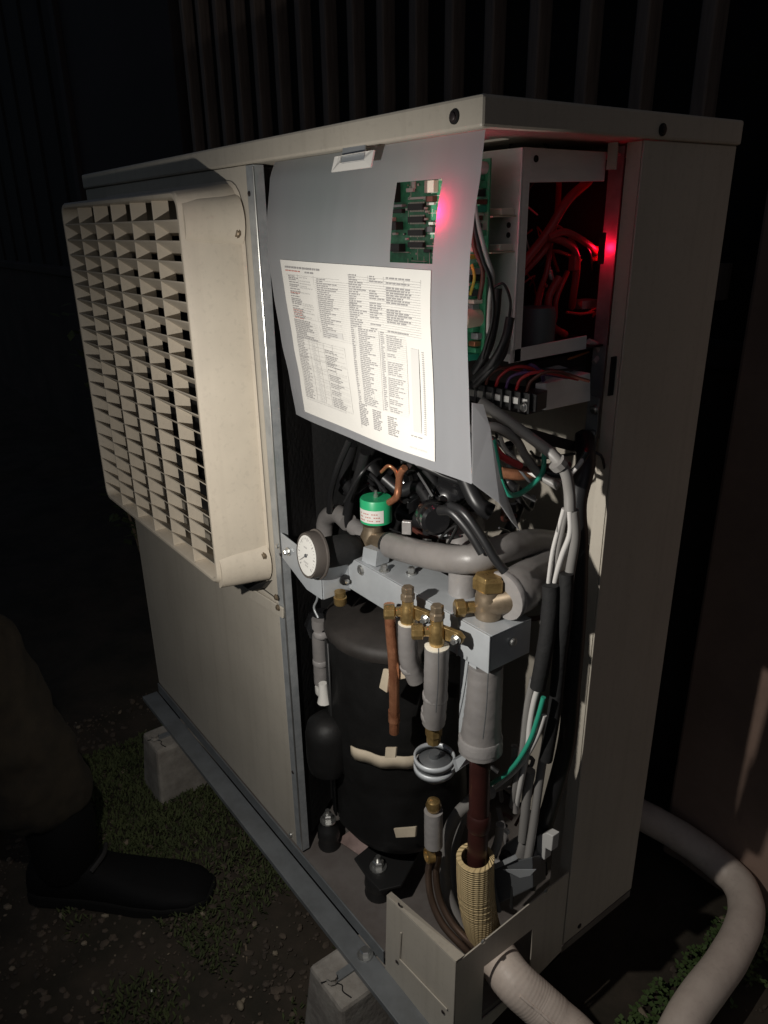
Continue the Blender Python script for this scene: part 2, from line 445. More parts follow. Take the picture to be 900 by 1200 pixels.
for j in range(1, NR):
    z = GZ0 + 0.008 + (GZ1-GZ0-0.016)*j/NR
    if h0 is None:
        h0 = MB().hexa([(GX0+.0078,GY+.0004,z-.0010),(GX1-.0078,GY+.0004,z-.0010),(GX1-.0078,GY+.0235,z-.0172),(GX0+.0078,GY+.0235,z-.0172)],
                       [(GX0+.0078,GY+.0004,z+.0008),(GX1-.0078,GY+.0004,z+.0008),(GX1-.0078,GY+.0243,z-.0160),(GX0+.0078,GY+.0243,z-.0160)]).build('level_slat', 'plastic', fg, bevel=0.0003); b0 = WORLD[h0.name].copy(); zz = z
    else: copy_part(h0, fg, b0 + Vector((0, 0, z-zz)))
# screw bosses on the visible flank
for z, sgn in ((0.920, 1), (0.492, -1)):
    mb = MB(); loops = []
    for y, g in ((GY+0.004, 0.000), (-0.045, 0.005), (-0.02, 0.0095), (-0.003, 0.014)):
        x = GX1 + 0.003 + g*0.62; lp_ = []
        for k in range(15):
            a = -pi/2 + pi*k/14
            lp_.append(Vector((x - 0.012 + (0.0135 + g*0.5)*cos(a), y, z + (0.0255+g*0.3)*sin(a))))
        loops.append(lp_)
    mb.loft(loops, True, True); mb.build('screw_boss', 'plastic', fg, sm=True, angle=50)
    screw(fg, Vector((GX1+0.013, -0.011, z - 0.012*sgn)), (0.5,-1,0), 0.0045, 'dullbrass')
hp(MB().prism([(-0.4588, -0.0100, 0.4295), (-0.3798, -0.0100, 0.4657), (-0.3968, -0.0100, 0.4486), (-0.4324, -0.0100, 0.4304)], (0,0.012,0)), 'cable_grommet', 'rubber', bevel=0.002)

# fan, shroud and coil behind the guard
sh = MB(); sh.lathe((FC[0], 0.003, FC[1]), (0,1,0), [(0.216,0),(0.212,0.01),(0.212,0.085)], 48, cap=False)
hp(sh, 'fan_shroud', 'fanblack', sm=True, thick=0.002)
fan = hp(MB().lathe((FC[0], 0.025, FC[1]), (0,1,0), [(0.0,0),(0.03,0.002),(0.05,0.012),(0.052,0.06)], 28), 'fan_hub', 'fanblack', sm=True)
for k in range(4):
    a0 = k*pi/2 + 0.4; rows = []
    for i in range(7):
        r = 0.05 + 0.15*i/6; row = []
        for j in range(6):
            a = a0 + (0.9 + 0.25*i/6)*(j/5) + 0.12*i/6
            row.append(Vector((FC[0] + r*cos(a), 0.035 + 0.045*j/5, FC[1] + r*sin(a))))
        rows.append(row)
    MB().grid(rows).build('fan_blade', 'fanblack', fan, sm=True, thick=0.003)
hp(MB().box(WX+0.01, -0.43, 0.30, 0.325, 0.02, 0.97), 'heat_exchanger', 'fins')
hp(MB().box(WX+0.002, -0.332, D-0.002, D, 0.0, 0.977), 'rear_coil_guard', 'paint')

# galvanised post between fan and compressor compartments
po = hp(MB().prism([(-0.3685,0.0,0.006), (-0.351,0.0,0.006), (-0.351,0.013,0.006), (-0.3525,0.013,0.006), (-0.3525,0.0015,0.006), (-0.3685,0.0015,0.006)], (0,0,0.971)), 'centre_post', 'galv', bevel=0.0005)
for q in ((-0.3639, -0.0004, 0.9483), (-0.3511, -0.0004, 0.5136), (-0.3628, -0.0004, 0.1517)):
    screw(po, q, (0,-1,0), 0.0022, 'darkmetal', 0.0012)
MB().tube([(-0.3512,-0.0002,0.01),(-0.3512,-0.0002,0.975)], 0.0011, 8, 1).build('folded_edge', 'bright', po, sm=True)
part_ = MB()
for (x0,y0),(x1,y1) in (((-0.3535,0.0135),(-0.405,0.09)), ((-0.405,0.09),(-0.41,0.22)), ((-0.41,0.22),(-0.335,0.334))):
    part_.hexa([(x0,y0,0.02),(x1,y1,0.02),(x1-0.004,y1+0.002,0.02),(x0-0.004,y0+0.002,0.02)], [(x0,y0,0.976),(x1,y1,0.976),(x1-0.004,y1+0.002,0.976),(x0-0.004,y0+0.002,0.976)])
hp(part_, 'partition', 'foam_black')

# right rear corner panel and inside of the back
sp = hp(MB().box(-0.0018, 0.0, 0.196, D, 0.004, 0.9775), 'corner_panel', 'paint', bevel=0.0008)
MB().box(-0.017, -0.0021, 0.1955, 0.1972, 0.004, 0.977).build('front_flange', 'paint', sp)
screw(sp, (0.0000, 0.2280, 0.0151), (1,0,0), 0.003, 'darkmetal', 0.0015)
hp(MB().box(-0.33, -0.002, 0.334, 0.336, 0.02, 0.977), 'rear_inner_panel', 'paint')
hp(MB().box(-0.048, -0.0315, 0.219, 0.2205, 0.02, 0.70), 'rear_upright', 'paint')
hp(MB().box(-0.046, -0.030, 0.21, 0.2118, 0.70, 0.976), 'upper_upright', 'galv')
spl = hp(MB().box(-0.044, -0.029, 0.2055, 0.2078, 0.688, 0.744), 'screw_plate', 'galv', bevel=0.0008)
for q in ((-0.0337, 0.2053, 0.7308), (-0.0341, 0.2053, 0.7044)): screw(spl, q, (0,-1,0), 0.0042, 'bright', 0.003)
hp(MB().box(-0.028, -0.018, 0.183, 0.1845, 0.955, 0.977), 'lid_tab', 'paint')
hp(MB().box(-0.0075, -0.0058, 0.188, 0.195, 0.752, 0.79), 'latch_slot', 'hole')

# base pan, foot flange
bp_ = hp(MB().box(WX, -0.001, 0.0, D, -0.012, 0.0), 'base_pan', 'pan')
hp(MB().box(WX, -0.14, -0.003, -0.0005, -0.02, 0.003), 'base_lip', 'railgrey', bevel=0.0008)
hp(MB().prism([(WX-0.01,-0.0035,-0.0225),(WX-0.01,-0.036,-0.0225),(WX-0.01,-0.036,-0.032),(WX-0.01,-0.0335,-0.032),(WX-0.01,-0.0335,-0.0255),(WX-0.01,-0.0035,-0.0255)], (0.943,0,0)), 'foot_flange', 'railgrey', bevel=0.0008)
hexbolt(HP, (-0.1669, -0.0138, -0.0222), (0,0,1), 0.0075, 0.009, 'bright')
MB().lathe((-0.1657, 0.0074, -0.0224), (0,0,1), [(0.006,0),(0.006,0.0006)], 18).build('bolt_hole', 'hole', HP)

# pipe cover at the bottom corner
def sheet(poly, ext, name, m, **k): return hp(MB().prism(poly, ext), name, m, **k)
pc = sheet([(-0.1284, -0.0040, 0.1145), (0.0032, -0.0060, 0.1321), (0.001,-0.006,-0.05), (-0.136,-0.004,-0.05)], (0,0.0018,0), 'pipe_cover_front', 'paint', bevel=0.0006)
MB().hexa([(-0.1286, -0.0038, 0.1142), (0.0030, -0.0058, 0.1317), (0.001,0.010,0.128), (-0.134,0.008,0.1075)],
          [V((-0.1286, -0.0038, 0.1142))+V(0,0,.0015), V((0.0030, -0.0058, 0.1317))+V(0,0,.0015), (0.001,0.010,0.1295), (-0.134,0.008,0.109)]).build('top_return', 'paint', pc)
# embossed line
MB().tube([(-0.0963, -0.0062, 0.0826), (-0.0990, -0.0066, 0.0335), (-0.0074, -0.0075, 0.0438)], 0.0011, 6, 1).build('pressed_line', 'paint', pc)
for q in ((-0.1058, -0.0062, 0.0215), (-0.0149, -0.0074, 0.0309), (-0.0255, 0.0060, 0.1073), (-0.1007, -0.0050, 0.1257)): screw(pc, q, (0,-1,0), 0.002, 'darkmetal', 0.0012)
cr = [(0.0012,-0.0035,0.126), (0.0012,0.190,0.139), (0.0012,0.190,0.0), (0.0012,-0.0035,-0.05)]
# side with the pipe hole: frame of quads round a rectangular opening
def side_cover():
    mb = MB(); x = 0.0012
    ys = [-0.0035, 0.042, 0.128, 0.190]
    top = lambda y: 0.127 + (0.139-0.127)*(y+0.0035)/0.1935
    bot = lambda y: -0.045 + 0.043*(y+0.0035)/0.1935
    h0, h1 = -0.008, 0.086
    for a, b in zip(ys, ys[1:]):
        if a == 0.042:
            mb.add([(x,a,top(a)),(x,b,top(b)),(x,b,h1),(x,a,h1)], [(0,1,2,3)])
            mb.add([(x,a,h0),(x,b,h0),(x,b,bot(b)),(x,a,bot(a))], [(0,1,2,3)])
        else:
            mb.add([(x,a,top(a)),(x,b,top(b)),(x,b,h1),(x,a,h1)], [(0,1,2,3)])
            mb.add([(x,a,h1),(x,b,h1),(x,b,h0),(x,a,h0)], [(0,1,2,3)])
            mb.add([(x,a,h0),(x,b,h0),(x,b,bot(b)),(x,a,bot(a))], [(0,1,2,3)])
    return mb
ps = hp(side_cover(), 'pipe_cover_side', 'paint', thick=0.0016)
for q in ((0.0020, 0.0382, 0.1311), (0.0020, 0.1469, 0.1361)): screw(ps, q, (1,0,0), 0.0028, 'bright', 0.002)

# ================================================================== HANGING WIRING COVER (thing of its own)
def interp(t, tab):
    for (a, va), (b, vb) in zip(tab, tab[1:]):
        if (t-a)*(t-b) <= 0:
            k = (t-a)/(b-a); k = k*k*(3-2*k)*0.35 + k*0.65
            return va + (vb-va)*k
    return tab[0][1] if abs(t-tab[0][0]) < abs(t-tab[-1][0]) else tab[-1][1]
LT = [(0.985,0.016),(0.961,0.005),(0.919,-0.003),(0.884,-0.005),(0.848,-0.001),(0.791,0.007),(0.750,0.015),(0.700,0.021)]
RT = [(0.985,0.006),(0.950,0.002),(0.920,-0.003),(0.890,-0.006),(0.839,-0.006),(0.776,-0.002),(0.700,0.002)]
def cover_y(x, z):
    t = min(1, max(0, (x+0.325)/0.322))
    return interp(z, LT)*(1-t) + interp(z, RT)*t - 0.006*sin(pi*t)*min(1, (0.985-z)*8) + 0.0012*sin(11*t+z*23)
WC = thing('wiring_cover', 'grey plastic wiring cover with white diagram hanging over the electrics', 'cover', (-0.16, 0.0, 0.702))
wx0, wx1, wz0, wz1 = (-0.0993, -0.0435, 0.8833, 0.9466)
def cover_sheet():
    mb = MB()
    nx1 = [-0.325 + (wx0+0.325)*i/22 for i in range(23)]
    nx = nx1 + [wx0 + (wx1-wx0)*i/4 for i in range(1, 5)] + [wx1 + (-0.003-wx1)*i/5 for i in range(1, 6)]
    nz = [0.9775 + (wz1-0.9775)*i/6 for i in range(7)] + [wz1 + (wz0-wz1)*i/8 for i in range(1, 9)] + [wz0 + (0.7025-wz0)*i/20 for i in range(1, 21)]
    def pt(x, z):
        zz = z
        if z < 0.72: zz = z - 0.0
        return Vector((x, cover_y(x, z), zz))
    vs = [pt(x, z) for z in nz for x in nx]; w = len(nx); fs = []
    for r in range(len(nz)-1):
        for c in range(w-1):
            xm = (nx[c]+nx[c+1])/2; zm = (nz[r]+nz[r+1])/2
            if wx0 < xm < wx1 and wz0 < zm < wz1: continue
            fs.append((r*w+c, r*w+c+1, (r+1)*w+c+1, (r+1)*w+c))
    mb.add(vs, fs); return mb
cs = cover_sheet().build('cover_sheet', 'cover', WC, sm=True, angle=60)
# paper diagram stuck on it
pq = [Vector(p) for p in [(-0.2941, 0.0000, 0.8811), (-0.0441, 0.0000, 0.8783), (-0.0497, 0.0000, 0.7120), (-0.2944, 0.0000, 0.7126)]]           # (x, 0, z) of the four corners TL TR BR BL
def on_paper(u, v, off):
    a = pq[0].lerp(pq[1], u); b = pq[3].lerp(pq[2], u); p = a.lerp(b, v)
    return Vector((p.x, cover_y(p.x, p.z) - off, p.z))
lb = MB().grid([[on_paper(i/16, j/16, 0.0009) for i in range(17)] for j in range(17)]).build('diagram_sheet', 'paper', WC, sm=True, label='white paper wiring diagram with dense small print', angle=60)
ink, gry, red = MB(), MB(), MB()
def mark(mb, u, v, w, h):
    n = max(1, int(w/0.08)); 
    for k in range(n):
        a, b = u + w*k/n, u + w*(k+1)/n
        mb.add([on_paper(a, v, .0013), on_paper(b, v, .0013), on_paper(b, v+h, .0013), on_paper(a, v+h, .0013)], [(0,1,2,3)])
def words_(mb, u, v, w, h):
    x = u
    while x < u + w - 0.006:
        l = min(random.uniform(0.008, 0.03), u + w - x); mark(mb, x, v, l, h); x += l + random.uniform(0.003, 0.007)
rn = random.Random(3)
words_(ink, 0.04, 0.035, 0.30, 0.011); words_(red, 0.04, 0.058, 0.14, 0.006); words_(ink, 0.22, 0.058, 0.08, 0.009)
v = 0.09
while v < 0.34:
    words_(ink, 0.06, v, rn.uniform(0.06, 0.11), 0.0058)
    if rn.random() < 0.75: words_(gry, 0.16, v+0.004, rn.uniform(0.06, 0.12), 0.006)
    if rn.random() < 0.3: words_(red, 0.06, v+0.009, 0.09, 0.004)
    v += rn.choice((0.0105, 0.015))
v = 0.09
while v < 0.43:
    words_(ink, 0.31, v, rn.uniform(0.05, 0.16), 0.0058); mark(gry, 0.295, v+0.0105, 0.27, 0.0016); v += 0.0120
mark(gry, 0.285, 0.08, 0.0022, 0.33); mark(gry, 0.33, 0.39, 0.14, 0.035)
v = 0.36
while v < 0.47:
    words_(ink, 0.05, v, rn.uniform(0.1, 0.2), 0.007); mark(gry, 0.05, v+0.0105, 0.22, 0.0014); v += 0.0120
v = 0.48
while v < 0.88:
    words_(ink, 0.05, v, rn.uniform(0.05, 0.09), 0.0056); words_(gry, 0.18, v, rn.uniform(0.03, 0.05), 0.0056)
    if rn.random() < 0.75 and v > 0.5: words_(ink, 0.30, v, rn.uniform(0.06, 0.13), 0.0056)
    if rn.random() < 0.4: mark(gry, 0.04, v+0.0105, 0.42, 0.0012)
    v += 0.0112
v = 0.05
while v < 0.33:
    mark(gry, 0.53, v+0.0105, 0.42, 0.0016)
    words_(ink, 0.535, v, rn.uniform(0.04, 0.11), 0.0058)
    if rn.random() < 0.6: words_(ink, 0.66, v, rn.uniform(0.03, 0.09), 0.0058)
    if rn.random() < 0.8: words_(ink, 0.76, v, rn.uniform(0.05, 0.16), 0.007)
    v += 0.0126
v = 0.34
while v < 0.78:
    mark(gry, 0.53, v+0.0105, 0.33, 0.0014)
    words_(ink, 0.535, v, 0.018, 0.0058); words_(ink, 0.58, v, rn.uniform(0.05, 0.11), 0.0058)
    words_(ink, 0.715, v, 0.02, 0.0058)
    if rn.random() < 0.8: words_(ink, 0.75, v, rn.uniform(0.04, 0.10), 0.0058)
    v += 0.0112
mark(gry, 0.53, 0.05, 0.0022, 0.9); mark(gry, 0.705, 0.34, 0.0022, 0.45)
mark(gry, 0.885, 0.40, 0.045, 0.46); v = 0.41
while v < 0.86:
    mark(ink, 0.945, v, 0.012, 0.004); v += 0.0115
for uu in (0.53, 0.63, 0.73):
    v = 0.79 + (uu-0.53)*0.12
    while v < 0.92: words_(ink, uu, v, rn.uniform(0.04, 0.07), 0.007); v += 0.0116
for uu in (0.045, 0.155, 0.235, 0.29, 0.37, 0.47): mark(gry, uu, 0.475, 0.0020, 0.40)
for uu in (0.575, 0.65, 0.745, 0.86, 0.95): mark(gry, uu, 0.05, 0.0018, 0.72)
for uu in (0.15, 0.285): mark(gry, uu, 0.08, 0.002, 0.26)
for vv in (0.085, 0.345, 0.475, 0.6, 0.72, 0.88): mark(gry, 0.04, vv, 0.43, 0.0020)
words_(ink, 0.87, 0.885, 0.07, 0.006); words_(gry, 0.86, 0.955, 0.10, 0.008)
words_(gry, 0.05, 0.89, 0.36, 0.006)
ink.build('black_print', 'ink', lb, kind='stuff'); gry.build('ruled_lines', 'inkgrey', lb, kind='stuff'); red.build('red_print', 'inkred', lb, kind='stuff')
# clip and strap
fr = MB()
q = [(-0.1805, -0.0075, 0.9717), (-0.1209, -0.0075, 0.9726), (-0.1235, -0.0095, 0.9596), (-0.1840, -0.0095, 0.9592)]
qi = [(-0.1709, -0.0075, 0.9724), (-0.1332, -0.0075, 0.9729), (-0.1332, -0.0095, 0.9662), (-0.1697, -0.0095, 0.9660)]
fr.loft([[V(a) for a in q], [V(a) for a in qi]]); 
fr.build('hook_plate', 'white', WC, thick=0.0016)
MB().prism([(-0.1771, -0.0010, 0.9807), (-0.1430, -0.0010, 0.9806), (-0.1319, -0.0105, 0.9655), (-0.1669, -0.0105, 0.9651)], (0,0.0012,0)).build('hook_strap', 'steel', WC)
# folded flap behind the right edge
fq = [(-0.0030, 0.0005, 0.7745), (0.0000, 0.0105, 0.7721), (0.0030, 0.0164, 0.7526), (0.0070, 0.0274, 0.7055), (0.0120, 0.0507, 0.6508), (0.0110, 0.0411, 0.6614), (0.0080, 0.0267, 0.6821), (-0.0030, 0.0032, 0.7035)]
MB().add(fq, [(0,1,2,7), (2,3,6,7), (3,4,5,6)]).build('folded_flap', 'cover', WC, thick=0.001)

# ================================================================== ELECTRICS
CB = hp(MB().box(-0.30, -0.031, 0.0765, 0.0785, 0.795, 0.9705), 'control_box', 'alu', bevel=0.0006)
def cb(mb, name, m, **k): return mb.build(name, m, CB, **k)
cb(MB().box(-0.0325, -0.031, 0.0788, 0.087, 0.795, 0.9705), 'side_edge', 'alu')
cb(MB().prism([(-0.031,0.0872,0.9705), (-0.031,0.186,0.9700), (-0.031,0.186,0.946), (-0.031,0.0872,0.9440)], (-0.0015,0,0)), 'top_flange', 'alu', bevel=0.0005)
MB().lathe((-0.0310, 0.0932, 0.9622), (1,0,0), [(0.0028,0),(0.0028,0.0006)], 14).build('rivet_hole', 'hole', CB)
cb(MB().prism([(-0.0310, 0.0742, 0.8066), (-0.0310, 0.1794, 0.8089), (-0.0310, 0.1798, 0.7957), (-0.0310, 0.0728, 0.7946)], (-0.0015,0,0)), 'bottom_flange', 'alu', bevel=0.0005)
cb(MB().box(-0.30, -0.034, 0.0788, 0.24, 0.968, 0.9700), 'box_top', 'alu')
cb(MB().box(-0.30, -0.034, 0.0788, 0.24, 0.795, 0.797), 'box_bottom', 'darkmetal')
cb(MB().box(-0.30, -0.034, 0.2405, 0.2425, 0.795, 0.97), 'box_back', 'darkmetal')
cb(MB().lathe((-0.0500, 0.1268, 0.8186), (0,0,1), [(0.018,-0.02),(0.018,0.015),(0.016,0.02)], 20), 'capacitor', 'boxgrey', sm=True)
# circuit board
pcb = hp(MB().box(-0.27, -0.037, 0.0462, 0.0478, 0.80, 0.962), 'circuit_board', 'pcb')
def pb(mb, name, m, **k): return mb.build(name, m, pcb, **k)
PY = 0.0462
for (a, b, c, e) in [(-0.1382, -0.1169, 0.9253, 0.9308), (-0.1382, -0.1168, 0.9147, 0.9199), (-0.1383, -0.1167, 0.9035, 0.9085), (-0.1383, -0.1166, 0.8931, 0.8979)]:
    x0, x1, z0, z1 = a, b, c, e
    ch = pb(MB().box(x0, x1, PY-0.004, PY-0.0003, z0, z1), 'chip', 'chip')
    w = (z1-z0)*0.16
    for zz, dd in ((z1, 1), (z0, -1)):
        n = 9
        for k in range(n):
            xa = x0 + (x1-x0)*(k+0.2)/n
            MB().box(xa, xa + (x1-x0)/n*0.55, PY-0.0016, PY-0.0004, min(zz, zz+dd*w*1.6), max(zz, zz+dd*w*1.6)).build('chip_pin', 'pin', ch)
for (x0, x1, z0, z1, d, nm, m) in [(-0.1645, -0.1530, 0.9330, 0.9502, 0.0120, 'relay', 'chip'), (-0.1668, -0.1598, 0.9162, 0.9199, 0.0070, 'connector', 'cream'), (-0.1660, -0.1495, 0.9086, 0.9158, 0.0090, 'relay', 'chip'), (-0.1645, -0.1462, 0.8893, 0.8963, 0.0080, 'relay', 'chip'), (-0.1121, -0.0997, 0.9392, 0.9490, 0.0060, 'connector', 'cream'), (-0.1104, -0.1011, 0.9318, 0.9363, 0.0060, 'filter_block', 'browncable'), (-0.1126, -0.1025, 0.9291, 0.9312, 0.0030, 'pad', 'silk'), (-0.1151, -0.1012, 0.9390, 0.9407, 0.0010, 'pad', 'silk'), (-0.1417, -0.1318, 0.9409, 0.9442, 0.0030, 'pad', 'silk'), (-0.1351, -0.1302, 0.9433, 0.9496, 0.0020, 'pad', 'silk'), (-0.1417, -0.1150, 0.9345, 0.9365, 0.0008, 'silk_line', 'silk'), (-0.1147, -0.1004, 0.8937, 0.8952, 0.0010, 'silk_line', 'silk'), (-0.1132, -0.1006, 0.9045, 0.9059, 0.0010, 'silk_line', 'silk'), (-0.1648, -0.1443, 0.9285, 0.9309, 0.0060, 'header', 'galv'), (-0.1649, -0.1460, 0.9233, 0.9269, 0.0050, 'header', 'chip'), (-0.1162, -0.1131, 0.9256, 0.9276, 0.0030, 'pad', 'silk'), (-0.1161, -0.1130, 0.9165, 0.9185, 0.0030, 'pad', 'silk'), (-0.1149, -0.1110, 0.9229, 0.9247, 0.0030, 'pad', 'silk'), (-0.1085, -0.1023, 0.9126, 0.9150, 0.0040, 'pad', 'silk'), (-0.1116, -0.1022, 0.9064, 0.9112, 0.0050, 'block', 'boxgrey'), (-0.1617, -0.1565, 0.9040, 0.9061, 0.0040, 'pad', 'silk'), (-0.1178, -0.1082, 0.8889, 0.8917, 0.0020, 'chip_small', 'chip'), (-0.1647, -0.1402, 0.8882, 0.8890, 0.0020, 'silk_line', 'silk'), (-0.1360, -0.1145, 0.8808, 0.8813, 0.0020, 'silk_line', 'silk'), (-0.1426, -0.1401, 0.9253, 0.9273, 0.0030, 'pad', 'silk'), (-0.1436, -0.1402, 0.8995, 0.9015, 0.0030, 'pad', 'silk')]:
    pb(MB().box(x0, x1, PY-d, PY-0.0002, z0, z1), nm, m, bevel=0.0003)
rs = random.Random(11)
for k in range(90):
    x = rs.uniform(-0.15, -0.045); z = rs.uniform(0.86, 0.955); w = rs.uniform(0.0006, 0.0016); h = rs.uniform(0.0006, 0.002)
    if rs.random() < .5: w, h = h, w
    pb(MB().box(x, x+w, PY-rs.uniform(0.0006,0.0014), PY-0.0002, z, z+h), 'surface_component', rs.choice(('pin','silk','silk','chip','tan')))
tr = MB()
for k in range(40):
    x = rs.uniform(-0.15, -0.05); z = rs.uniform(0.86, 0.955); l = rs.uniform(0.004, 0.02)
    if rs.random() < .5: tr.box(x, x+l, PY-0.0004, PY-0.0001, z, z+0.0005)
    else: tr.box(x, x+0.0005, PY-0.0004, PY-0.0001, z, z+l)
o_ = pb(tr, 'board_traces', 'silk'); o_['kind'] = 'stuff'
# edge-on parts seen past the cover's right edge
ee = random.Random(5)
for k in range(26):
    z = 0.80 + 0.158*k/26; d = ee.uniform(0.006, 0.022); x1 = -0.038 - ee.uniform(0, 0.006)
    pb(MB().box(x1-ee.uniform(.006,.014), x1, PY-d, PY-0.0003, z, z+ee.uniform(.003,.0055)), 'edge_component', ee.choice(('chip','cream','pcb','copper','browncable','boxgrey','galv','yellowcable','greencable')), bevel=0.0004)
pb(MB().lathe((-0.046, PY-0.0003, 0.836), (0,-1,0), [(0.008,0),(0.008,0.018),(0.0065,0.0195)], 18), 'capacitor', 'tan', sm=True)
pb(MB().lathe((-0.043, PY-0.0003, 0.955), (0,-1,0), [(0.005,0),(0.005,0.010),(0.004,0.0115)], 16), 'capacitor', 'clear', sm=True)
# spacer brackets between board and box
for z in (0.9175, 0.889):
    cb(MB().box(-0.062, -0.034, 0.0482, 0.0762, z, z+0.0012), 'spacer_shelf', 'tan')
    cb(MB().box(-0.050, -0.036, 0.060, 0.0762, z+0.0014, z+0.007), 'clip_block', 'cream', bevel=0.001)
for z in (0.903, 0.911):
    screw(CB, Vector((-0.0425, 0.0764, z)), (0,-1,0), 0.0018, 'chip', 0.0012)
cb(MB().tube([(-0.058,0.06,0.92),(-0.056,0.058,0.905),(-0.057,0.06,0.888)], 0.0035, 8, 5), 'ribbon_lead', 'browncable', sm=True)
# LEDs (lit): on the board close behind the cover, and one inside the box
def led(p, r, power, parent, name='warning_led'):
    o = MB().lathe(V(p) - V(0,0,r), (0,0,1), [(0.0,0),(r*.7,r*.3),(r,r),(r*.7,r*1.7),(0,r*2)], 12, cap=False).build(name, 'led', parent, sm=True)
    ld = bpy.data.lights.new(name + '_light', 'POINT'); ld.energy = power; ld.color = (1.0, 0.008, 0.12) if power > 0.03 else (1.0, 0.004, 0.035); ld.shadow_soft_size = r*1.8
    lo = bpy.data.objects.new(name + '_light', ld); COL.objects.link(lo)
    lo.parent = o; lo.location = V(p) - WORLD[o.name]
LED1 = V((-0.0445, 0.0030, 0.9207))
pb(MB().cyl((LED1.x, PY-0.0002, LED1.z), (LED1.x, LED1.y+0.003, LED1.z), 0.0024, 10), 'led_stem', 'cream')
led(LED1, 0.0018, 0.06, pcb)
LED2 = V((-0.0404, 0.2025, 0.8877))
led(LED2, 0.002, 0.028, CB)
cb(MB().obox(V((-0.0339, 0.1940, 0.8881)), (1,0,0), (0,1,0), (0,0,1), (0.0030,0.0012,0.014)), 'led_screen', 'darkmetal')  # small dark screen added to hide the LED from view
# wires inside the open side of the box
def wire(name, m, pts, r, parent=None, n=8, sub=6, **k):
    lum = m in ('lag', 'lagtape')
    return MB().tube(pts, r, n, 9 if lum else sub, wob=0.018 if lum else 0.0).build(name, m, parent or HP, sm=True, angle=60, **k)
for pts, r in (
    ([(-0.0500, 0.0995, 0.8739), (-0.0450, 0.1275, 0.9020), (-0.0450, 0.1535, 0.9303), (-0.0600, 0.2002, 0.9479)], 0.0042),
    ([(-0.0600, 0.1152, 0.8676), (-0.0500, 0.1343, 0.8908), (-0.0600, 0.1574, 0.9161), (-0.0800, 0.1813, 0.9465)], 0.0028),
    ([(-0.0420, 0.1266, 0.8999), (-0.0400, 0.1470, 0.9037), (-0.0420, 0.1783, 0.8946), (-0.0500, 0.2090, 0.8835)], 0.0032),
    ([(-0.0460, 0.1289, 0.8998), (-0.0420, 0.1455, 0.8964), (-0.0440, 0.1656, 0.8883), (-0.0460, 0.1748, 0.8726), (-0.0500, 0.1778, 0.8463), (-0.0600, 0.1890, 0.8327)], 0.0034),
    ([(-0.0600, 0.1526, 0.8938), (-0.0550, 0.1422, 0.8678), (-0.0600, 0.1381, 0.8446), (-0.0650, 0.1420, 0.8077)], 0.0026),
    ([(-0.0550, 0.1608, 0.8629), (-0.0550, 0.1481, 0.8441), (-0.0550, 0.1542, 0.8197), (-0.0600, 0.1816, 0.8067)], 0.0038),
    ([(-0.0600, 0.1787, 0.8672), (-0.0600, 0.1651, 0.8426), (-0.0600, 0.1647, 0.8224), (-0.0600, 0.1539, 0.8045)], 0.0026),
    ([(-0.0500, 0.1696, 0.8301), (-0.0480, 0.1880, 0.8271), (-0.0500, 0.2116, 0.8266)], 0.0014)):
    wire('red_tinted_wire', 'redcable', pts, r, CB)  # red glow of the LED is put into the wire colour
br2 = random.Random(31)
for k in range(26):
    a = V((br2.uniform(-0.12, -0.045), br2.uniform(0.10, 0.20), br2.uniform(0.82, 0.955)))
    b = a + V((br2.uniform(-.02,.02), br2.uniform(-.035,.035), br2.uniform(-.03,.03))); c = b + V((br2.uniform(-.02,.02), br2.uniform(-.03,.03), br2.uniform(-.035,.02)))
    if min(p.y for p in (a,b,c)) < 0.085 or max(p.x for p in (a,b,c)) > -0.038: continue
    wire('thin_wire', br2.choice(('redcable','redcable','whitecable','browncable','cable')), [a, b, c, V((c.x-.01, min(c.y+.02,.235), c.z-.02))], br2.uniform(.0008,.0018), CB, n=6, sub=5)
cb(MB().obox((-0.0600, 0.2072, 0.8346), (1,0,0), (0,1,0), (0,0,1), (0.008,0.012,0.004)), 'terminal_tab', 'bright')
for q in ((-0.0460, 0.1707, 0.8758), (-0.0520, 0.2117, 0.8825)):
    cb(MB().obox(q, (1,0,0), (0,1,0), (0,0,1), (0.004,0.004,0.007)), 'wire_connector', 'redcable', bevel=0.001)
# loom beside the board
wire('white_wire', 'whitecable', [(-0.0247, 0.0180, 0.9294), (-0.0201, 0.0180, 0.9131), (-0.0114, 0.0200, 0.8889), (-0.0079, 0.0240, 0.8732), (-0.0159, 0.0300, 0.8550), (-0.0205, 0.0340, 0.8266)], 0.0019)
wire('black_wire', 'cable', [(-0.0244, 0.0160, 0.9270), (-0.0207, 0.0160, 0.9081), (-0.0131, 0.0180, 0.8857), (-0.0076, 0.0220, 0.8694), (-0.0113, 0.0300, 0.8417), (-0.0266, 0.0340, 0.8043)], 0.0017)
wire('brown_wire', 'browncable', [(-0.0303, 0.0200, 0.9208), (-0.0253, 0.0200, 0.8951), (-0.0167, 0.0220, 0.8769), (-0.0279, 0.0300, 0.8543)], 0.002)
wire('black_cable', 'cable', [(-0.0272, 0.0500, 0.8613), (-0.0269, 0.0480, 0.8375), (-0.0308, 0.0450, 0.8114), (-0.0469, 0.0450, 0.7883)], 0.0042)
wire('black_cable', 'cable', [(-0.0157, 0.0550, 0.8378), (-0.0157, 0.0500, 0.8197), (-0.0240, 0.0450, 0.8004), (-0.0466, 0.0450, 0.7806)], 0.0042)
wire('black_cable', 'cable', [(-0.0185, 0.0550, 0.8189), (-0.0189, 0.0500, 0.8048), (-0.0298, 0.0450, 0.7907), (-0.0464, 0.0450, 0.7760)], 0.0034)
